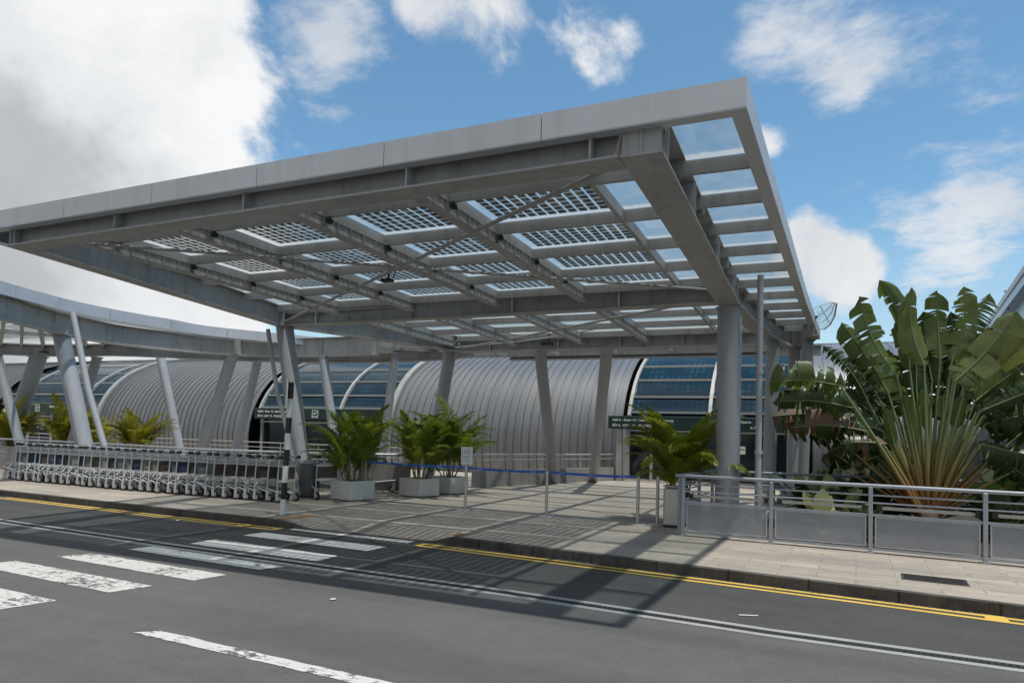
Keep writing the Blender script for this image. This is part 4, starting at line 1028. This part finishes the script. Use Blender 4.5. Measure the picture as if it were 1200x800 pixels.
# ------------------------------------------------------------------ traveller's palm (fan palm)
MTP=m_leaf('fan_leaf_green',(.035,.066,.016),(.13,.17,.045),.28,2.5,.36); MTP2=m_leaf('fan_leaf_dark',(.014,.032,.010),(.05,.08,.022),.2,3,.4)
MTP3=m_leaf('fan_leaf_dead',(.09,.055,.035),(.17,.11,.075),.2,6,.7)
MTP4=m_leaf('fan_leaf_light',(.075,.11,.03),(.23,.26,.10),.28,2.5,.34)  # light olive leaves, with sun glints put into the colour
def m_pet():
    t=NT('petiole'); g=t.coord('World'); sx=t.n('ShaderNodeSeparateXYZ'); t.l(g,sx.inputs[0])
    v=t.ramp(t.math('ADD',t.math('MULTIPLY',sx.outputs['Z'],.33),t.math('MULTIPLY',t.noise(5,3,.5,g),.22)),[(.26,(.11,.045,.02)),(.44,(.25,.12,.03)),(.60,(.22,.19,.06)),(.85,(.14,.20,.085))])
    return t.fin(t.princ(v,.45))
MPET=m_pet()
TPY=14.6
fc=PYp(1088,612,TPY); tp=empty('fan_palm',(fc.x,fc.y,PZ0),"large traveller's fan palm with torn paddle leaves behind the railing",'palm')
tpo=Vector((fc.x,fc.y,PZ0))
mb=MB(); mb.tube([(0,0,-.05),(0,0,.25),(0,0,.5),(0,0,.62)],[.26,.24,.2,.1],14); mb.build('trunk',m_simple('palm_trunk',(.08,.06,.04),.8,var=.4),tp)
def paddle(b_px,t_px,w_px,yo=0.,mat=None,seed=0,tears=7,bend=.25,fold=.35,base_px=None,dead=False,ragged=0.0,sidebend=0.0,pet=True):
    rnd=random.Random(seed); mat=mat or MTP
    Bp=PYp(*b_px,TPY+yo)-tpo; Tp=PYp(*t_px,TPY+yo*1.3)-tpo
    if pet:
        root=Vector(((Bp.x)*.05,yo*.25,.35)); 
        mid=(root+Bp)*.5+Vector((0,yo*.1,.05))
        pm_=MB(); P=[root+(mid-root)*t*2 if t<.5 else mid+(Bp-mid)*(t*2-1) for t in [k/8 for k in range(9)]]
        pm_.tube(P,[.048-.030*(k/8) for k in range(9)],7); leafo=pm_.build('petiole',MPET,tp)
    else: leafo=tp
    L=(Tp-Bp).length; N=26; W=w_px*(depth(Bp+tpo))/F/2
    ax=(Tp-Bp).normalized(); toC=(CAM-(Bp+tpo)); toC=(toC-ax*toC.dot(ax)).normalized()
    tw=rnd.uniform(-.45,.45); side=ax.cross(toC).normalized(); nrm_=toC*math.cos(tw)+side*math.sin(tw); side=ax.cross(nrm_).normalized()
    mids=[]
    for i in range(N+1):
        t=i/N; p=Bp+(Tp-Bp)*t+nrm_*(-bend*L*.35*math.sin(math.pi*t)*.6)+nrm_*(bend*.35*L*t*t)+side*(sidebend*L*math.sin(math.pi*t)*.25); mids.append(p)
    mb=MB()
    mb.tube(mids[::2],[.016*(1-.8*i/len(mids[::2])) for i in range(len(mids[::2]))],5,1)
    for s in(-1,1):
        # segments between tears
        cuts=sorted(rnd.sample(range(2,N-1),min(tears,N-4))) if tears else []
        cuts=[0]+cuts+[N]
        for a,b in zip(cuts,cuts[1:]):
            ang=fold+rnd.uniform(-.30,.55)+(.5*ragged*rnd.random()); slip=rnd.uniform(-.05,.16)*W*2; shr=1-rnd.random()*ragged*.7
            prev=None
            cols=[]
            for i in range(a,b+1):
                t=i/N; prof=min(1,(t/.14)**.55)*min(1,max(0,(1-t)/.11)**.5)*(.86+.14*math.sin(math.pi*t))+.03
                w=W*prof*shr*rnd.uniform(.975,1.02)
                gap=.0
                if len(cuts)>2:
                    if i==a and a>0: gap=.28
                    if i==b and b<N: gap=-.28
                step=(mids[min(i+1,N)]-mids[max(i-1,0)])*.5
                row=[]
                for k,(u,dr) in enumerate(((0,0),(.35,.05),(.7,.16),(1.0,.34))):
                    off=side*s*w*u*math.cos(ang*u)-nrm_*(w*u*math.sin(ang*u)*1.0)+ax*(w*u*.10-slip*u)+Vector((0,0,-dr*w*(.25+ragged)))
                    row.append(mids[i]+step*gap*u+off)
                cols.append(row)
            n=len(cols)
            if n<2: continue
            vs=[v for r in cols for v in r]; fs=[]
            for i in range(n-1):
                for k in range(3):
                    q=(i*4+k,i*4+k+1,(i+1)*4+k+1,(i+1)*4+k); fs.append(q if s<0 else q[::-1])
            mb.add(vs,fs,2 if dead and rnd.random()<.55 else 0,True)
    o=mb.build('leaf_blade',[mat,MPET,MTP3],leafo)
    return o
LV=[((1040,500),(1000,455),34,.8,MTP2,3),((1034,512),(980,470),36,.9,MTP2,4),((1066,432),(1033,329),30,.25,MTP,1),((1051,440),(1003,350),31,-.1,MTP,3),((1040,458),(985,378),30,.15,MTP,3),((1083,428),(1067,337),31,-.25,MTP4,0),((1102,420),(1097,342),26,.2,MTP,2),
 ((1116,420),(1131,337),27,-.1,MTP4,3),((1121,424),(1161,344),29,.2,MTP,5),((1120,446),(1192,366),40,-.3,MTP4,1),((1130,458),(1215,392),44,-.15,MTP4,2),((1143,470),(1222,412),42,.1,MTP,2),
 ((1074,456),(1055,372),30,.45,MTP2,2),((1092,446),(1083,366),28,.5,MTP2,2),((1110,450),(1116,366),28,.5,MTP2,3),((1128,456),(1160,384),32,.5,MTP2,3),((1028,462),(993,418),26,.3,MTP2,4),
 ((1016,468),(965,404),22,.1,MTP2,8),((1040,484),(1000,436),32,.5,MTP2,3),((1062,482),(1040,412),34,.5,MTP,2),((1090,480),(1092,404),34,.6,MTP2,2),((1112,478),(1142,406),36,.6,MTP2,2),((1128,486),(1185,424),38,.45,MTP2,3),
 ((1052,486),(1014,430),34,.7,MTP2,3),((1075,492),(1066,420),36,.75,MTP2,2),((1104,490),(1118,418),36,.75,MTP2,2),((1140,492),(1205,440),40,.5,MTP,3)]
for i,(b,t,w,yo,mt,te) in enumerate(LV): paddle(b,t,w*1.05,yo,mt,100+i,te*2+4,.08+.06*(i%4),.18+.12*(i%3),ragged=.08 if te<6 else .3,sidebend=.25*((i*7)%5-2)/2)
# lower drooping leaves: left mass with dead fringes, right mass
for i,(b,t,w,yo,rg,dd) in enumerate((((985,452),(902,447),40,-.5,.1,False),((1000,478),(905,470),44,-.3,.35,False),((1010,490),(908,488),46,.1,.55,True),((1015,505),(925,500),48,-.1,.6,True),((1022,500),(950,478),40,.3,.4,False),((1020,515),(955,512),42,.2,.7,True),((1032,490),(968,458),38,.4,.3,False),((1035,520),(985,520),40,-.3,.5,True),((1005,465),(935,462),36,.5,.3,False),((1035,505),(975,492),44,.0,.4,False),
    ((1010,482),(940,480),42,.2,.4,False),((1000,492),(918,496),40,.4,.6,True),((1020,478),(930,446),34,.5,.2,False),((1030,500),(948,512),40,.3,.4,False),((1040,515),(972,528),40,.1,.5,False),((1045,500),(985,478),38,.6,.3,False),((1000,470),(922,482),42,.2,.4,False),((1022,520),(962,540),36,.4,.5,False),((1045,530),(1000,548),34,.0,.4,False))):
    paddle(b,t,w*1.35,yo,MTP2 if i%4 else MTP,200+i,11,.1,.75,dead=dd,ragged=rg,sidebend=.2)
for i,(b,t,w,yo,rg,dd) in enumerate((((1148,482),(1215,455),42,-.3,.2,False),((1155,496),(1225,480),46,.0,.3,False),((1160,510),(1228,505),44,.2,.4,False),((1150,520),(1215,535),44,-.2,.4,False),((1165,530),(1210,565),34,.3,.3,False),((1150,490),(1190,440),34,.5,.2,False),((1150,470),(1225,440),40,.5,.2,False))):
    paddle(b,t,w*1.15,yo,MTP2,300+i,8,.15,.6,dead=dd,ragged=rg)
# young folded leaves in the heart of the fan
for i,(b,t,w) in enumerate((((1072,520),(1060,462),14),((1120,500),(1128,462),16),((1105,490),(1106,462),12),((1048,520),(1038,478),12),((1085,505),(1081,455),10))):
    paddle(b,t,w,-.1,m_leaf('young_leaf',(.07,.11,.02),(.14,.19,.04),.4,3) if i==0 else bpy.data.materials['young_leaf'],400+i,0,.05,.2)
# bare stalks closing the fan
rnd=random.Random(5)
for i in range(30):
    a=R_(-58+116*(i+.5)/30+rnd.uniform(-2,2)); L=rnd.uniform(1.3,2.2)*(1 if abs(a)<.9 else .85)
    y=rnd.uniform(-.12,.22); P=[Vector((math.sin(a)*.1,y*.3,.35))]+[Vector((math.sin(a)*L*t*(1+.05*t),y*t,.35+math.cos(a)*L*t-.1*t*t*abs(math.sin(a)))) for t in (.25,.5,.75,1)]
    pm_=MB(); pm_.tube(P,[.040,.028,.021,.017,.013],7); pm_.build('petiole',MPET,tp)
# low broad-leaved plants in the bed
MBL=m_leaf('broad_leaf',(.02,.045,.015),(.06,.10,.03),.2,3); MCR=m_leaf('cream_variegated_leaf',(.16,.2,.08),(.42,.42,.25),.3,4)
def broadplant(x,y,h,mat,label,seed,n=16,name='broadleaf_plant',lw=.16):
    r=empty(name,(x,y,.15),label,'plant','low plants in the bed behind the railing'); rnd=random.Random(seed)
    for i in range(n):
        a=rnd.uniform(0,6.28); el=rnd.uniform(.5,1.35); L=h*rnd.uniform(.6,1.05); d=Vector((math.cos(a)*math.cos(el),math.sin(a)*math.cos(el),math.sin(el)))
        side=Vector((-math.sin(a),math.cos(a),0)); mb=MB(); pts=[]
        N=8
        for k in range(N+1):
            t=k/N; p=d*L*t+Vector((0,0,-.45*L*t*t*math.cos(el))); w=lw*L*(0.08 if t<.35 else math.sin(math.pi*(t-.3)/.72)**.8+.02)
            up=Vector((0,0,w*.25)); pts+=[p-side*w+up,p,p+side*w+up]
        mb.add(pts,[q for k in range(N) for q in ((3*k,3*k+1,3*k+4,3*k+3),(3*k+1,3*k+2,3*k+5,3*k+4))],0,True); mb.build('leaf',mat,r)
    return r
for (x,y,h,m,lab,s) in ((.15,13.9,.95,MCR,'cream variegated plant between the thin columns and the fan palm',1),(.5,14.6,1.2,MCR,'pale leaved plant under the dead palm leaves',2),(.9,13.6,.8,MBL,'low dark leafy plant left of the fan palm foot',3),
   (1.3,15.2,1.3,MBL,'tall dark leafy plant directly behind the left fan stalks',4),(3.1,14.8,1.2,MBL,'dark leafy plant right of the fan palm foot',5),(.1,15.6,1.7,MBL,'dark leafy shrub between the thin columns and the drooping leaves',11),(1.0,15.0,1.6,MBL,'dark leafy shrub under the drooping leaves at the left of the fan',12),(.7,16.6,2.0,MBL,'leafy shrub behind the dead palm leaves at left of the fan',9),(3.6,17.2,2.3,MBL,'tall leafy shrub behind the right half of the fan palm',10),(3.8,14.0,1.0,MBL,'low leafy plant at the right edge behind the railing',6),(2.2,16.6,2.3,MBL,'tall leafy shrub behind the fan palm',7),(4.3,15.5,1.5,MBL,'leafy shrub at far right below the glass building',8)):
    broadplant(x,y,h,m,lab,s,22)

# litter scraps on the road
for (px,py,lab,sz,rot) in ((877,722,'thin white straw lying on the asphalt right of the drain',(.10,.006),.4),(208,610,'small white scrap by the left kerb',(.03,.02),.2),(390,703,'small pale paper scrap on the asphalt below the crossing',(.03,.015),1.),(575,641,'tiny pale scrap beside the yellow lines near the kerb',(.035,.02),.3)):
    p=PZ(px,py,.0); r=MB(); mt=Matrix.Translation((p.x,p.y,0))@Matrix.Rotation(rot,4,'Z'); r.bbox(-sz[0],sz[0],-sz[1],sz[1],.010,.018,.002,0,mt); o=r.build('litter',MWHITE); tag(o,lab,'litter','scraps of litter')

# ------------------------------------------------------------------ sky, sun
SUN=Vector((1.12,-.45,4.87)).normalized()
elev=math.asin(SUN.z); az=math.atan2(SUN.x,SUN.y)
w=bpy.data.worlds.new('World'); scene.world=w; w.use_nodes=True; t=w.node_tree; t.nodes.clear()
class WN(NT):
    def __init__(s,tree): s.t=tree
W=WN(t)
out=W.n('ShaderNodeOutputWorld'); bg1=W.n('ShaderNodeBackground'); bg2=W.n('ShaderNodeBackground'); mx=W.n('ShaderNodeMixShader')
sky=W.n('ShaderNodeTexSky',sky_type='NISHITA'); sky.sun_disc=False; sky.sun_elevation=elev; sky.sun_rotation=az; sky.altitude=50; sky.air_density=1.0; sky.dust_density=.6; sky.ozone_density=1.4
W.l(W.mix(1.0,sky.outputs[0],(.77,1.03,1.03),'MULTIPLY'),bg1.inputs[0]); bg1.inputs[1].default_value=.132
D=W.coord('Generated')
def dotn(v):
    n=W.n('ShaderNodeVectorMath',operation='DOT_PRODUCT'); W.l(D,n.inputs[0]); n.inputs[1].default_value=tuple(v); return n.outputs['Value']
sxyz=W.n('ShaderNodeSeparateXYZ'); W.l(D,sxyz.inputs[0])
# cloud-layer coordinates: direction projected on a flat layer overhead
dz=W.math('ADD',W.math('MAXIMUM',sxyz.outputs['Z'],0.0),.22)
div=W.n('ShaderNodeVectorMath',operation='DIVIDE'); cmb=W.n('ShaderNodeCombineXYZ'); [W.l(dz,cmb.inputs[i]) for i in range(3)]
W.l(D,div.inputs[0]); W.l(cmb.outputs[0],div.inputs[1]); LAY=div.outputs[0]
puff=W.noise(6.5,10,.60,D,dist=.35); puff2=W.noise(2.2,7,.6,W.mapping(D,loc=(3.1,1.7,.4)),dist=.4)
wisp=W.noise(6.5,10,.64,W.mapping(LAY,(1.,1.25,1),(0,0,R_(35)),(5.6,2.3,0)),dist=.15)
nb=ray(338,-20).normalized().cross(ray(352,420).normalized()).normalized()
if nb.dot(ray(100,150))<0: nb=-nb
s1=dotn(nb)
big=W.math('ADD',W.math('MULTIPLY',s1,4.6),W.math('MULTIPLY',W.math('SUBTRACT',puff,.5),1.7))
bigm=W.n('ShaderNodeMapRange',interpolation_type='SMOOTHSTEP'); bigm.inputs['From Min'].default_value=-.10; bigm.inputs['From Max'].default_value=.20; W.l(big,bigm.inputs['Value'])
def blob(px,py,rx,wt):
    c=ray(px,py).normalized(); a=W.math('ARCCOSINE',W.math('MINIMUM',dotn(c),.99999)); rr=rx/F*.95
    return W.math('MULTIPLY',W.math('SUBTRACT',1.0,W.math('DIVIDE',a,rr),True),wt)
def addall(l):
    r=l[0]
    for q in l[1:]: r=W.math('ADD',r,q)
    return r
thick=addall([blob(965,300,85,.50),blob(1000,325,55,.25),blob(925,275,60,.25),blob(555,0,130,.40),blob(700,45,70,.28),blob(480,10,60,.3),blob(895,165,38,.38)])
thin=addall([blob(890,35,80,.26),blob(960,20,90,.26),blob(1040,50,90,.26),blob(1150,90,90,.24),blob(985,110,70,.22),blob(1040,235,70,.20),blob(1120,225,80,.26),blob(1190,215,70,.24),blob(1150,300,90,.28),blob(1070,330,80,.26),blob(390,70,90,.28),blob(430,20,80,.28),blob(360,130,60,.2),blob(690,50,70,.26),blob(590,140,40,.16),blob(350,30,60,.2)])
far=W.math('MULTIPLY',W.ramp(wisp,[(.52,0),(.72,1)]),.35)
k1=W.n('ShaderNodeMapRange',interpolation_type='SMOOTHSTEP'); k1.inputs['From Min'].default_value=.70; k1.inputs['From Max'].default_value=.90
W.l(W.math('ADD',thick,W.math('MULTIPLY',puff,1.05)),k1.inputs['Value'])
k2=W.n('ShaderNodeMapRange',interpolation_type='SMOOTHSTEP'); k2.inputs['From Min'].default_value=.58; k2.inputs['From Max'].default_value=.92; k2.inputs['To Max'].default_value=.85
W.l(W.math('ADD',thin,W.math('MULTIPLY',wisp,.85)),k2.inputs['Value'])
dens=W.math('MAXIMUM',W.math('MAXIMUM',bigm.outputs[0],k1.outputs[0]),k2.outputs[0])
hz=W.ramp(sxyz.outputs['Z'],[(.0,.55),(.30,0.0)])
dens=W.math('MAXIMUM',dens,hz)
# cloud body tone: bright sunlit rim, grey deep inside the bank
deep=W.math('ADD',W.math('MULTIPLY',s1,1.9),W.math('MULTIPLY',W.math('SUBTRACT',puff2,.5),2.4))
tone=W.ramp(deep,[(.02,(.88,.89,.90)),(.34,(.74,.76,.78)),(.66,(.50,.52,.54)),(1.0,(.42,.445,.465))])
tone2=W.mix(W.ramp(puff,[(.35,0),(.65,1)]),(.62,.65,.70),(.82,.83,.84))
isbig=W.ramp(s1,[(.0,0),(.04,1)])
ccol=W.mix(isbig,tone2,tone)
W.l(ccol,bg2.inputs[0]); bg2.inputs[1].default_value=.92
W.l(dens,mx.inputs[0]); W.l(bg1.outputs[0],mx.inputs[1]); W.l(bg2.outputs[0],mx.inputs[2]); W.l(mx.outputs[0],out.inputs[0])
sl=bpy.data.lights.new('sun','SUN'); sl.energy=3.5; sl.angle=R_(1.1); sl.color=(1,.965,.91)
so=bpy.data.objects.new('sun',sl); COL.objects.link(so); so.rotation_euler=SUN.to_track_quat('Z','Y').to_euler()
vs_=scene.view_settings; vs_.view_transform='Standard'; vs_.look='None'; vs_.exposure=.2; vs_.gamma=1; vs_.use_curve_mapping=False
scene.render.engine='CYCLES'
scene.cycles.max_bounces=8; scene.cycles.transparent_max_bounces=16; scene.cycles.diffuse_bounces=4
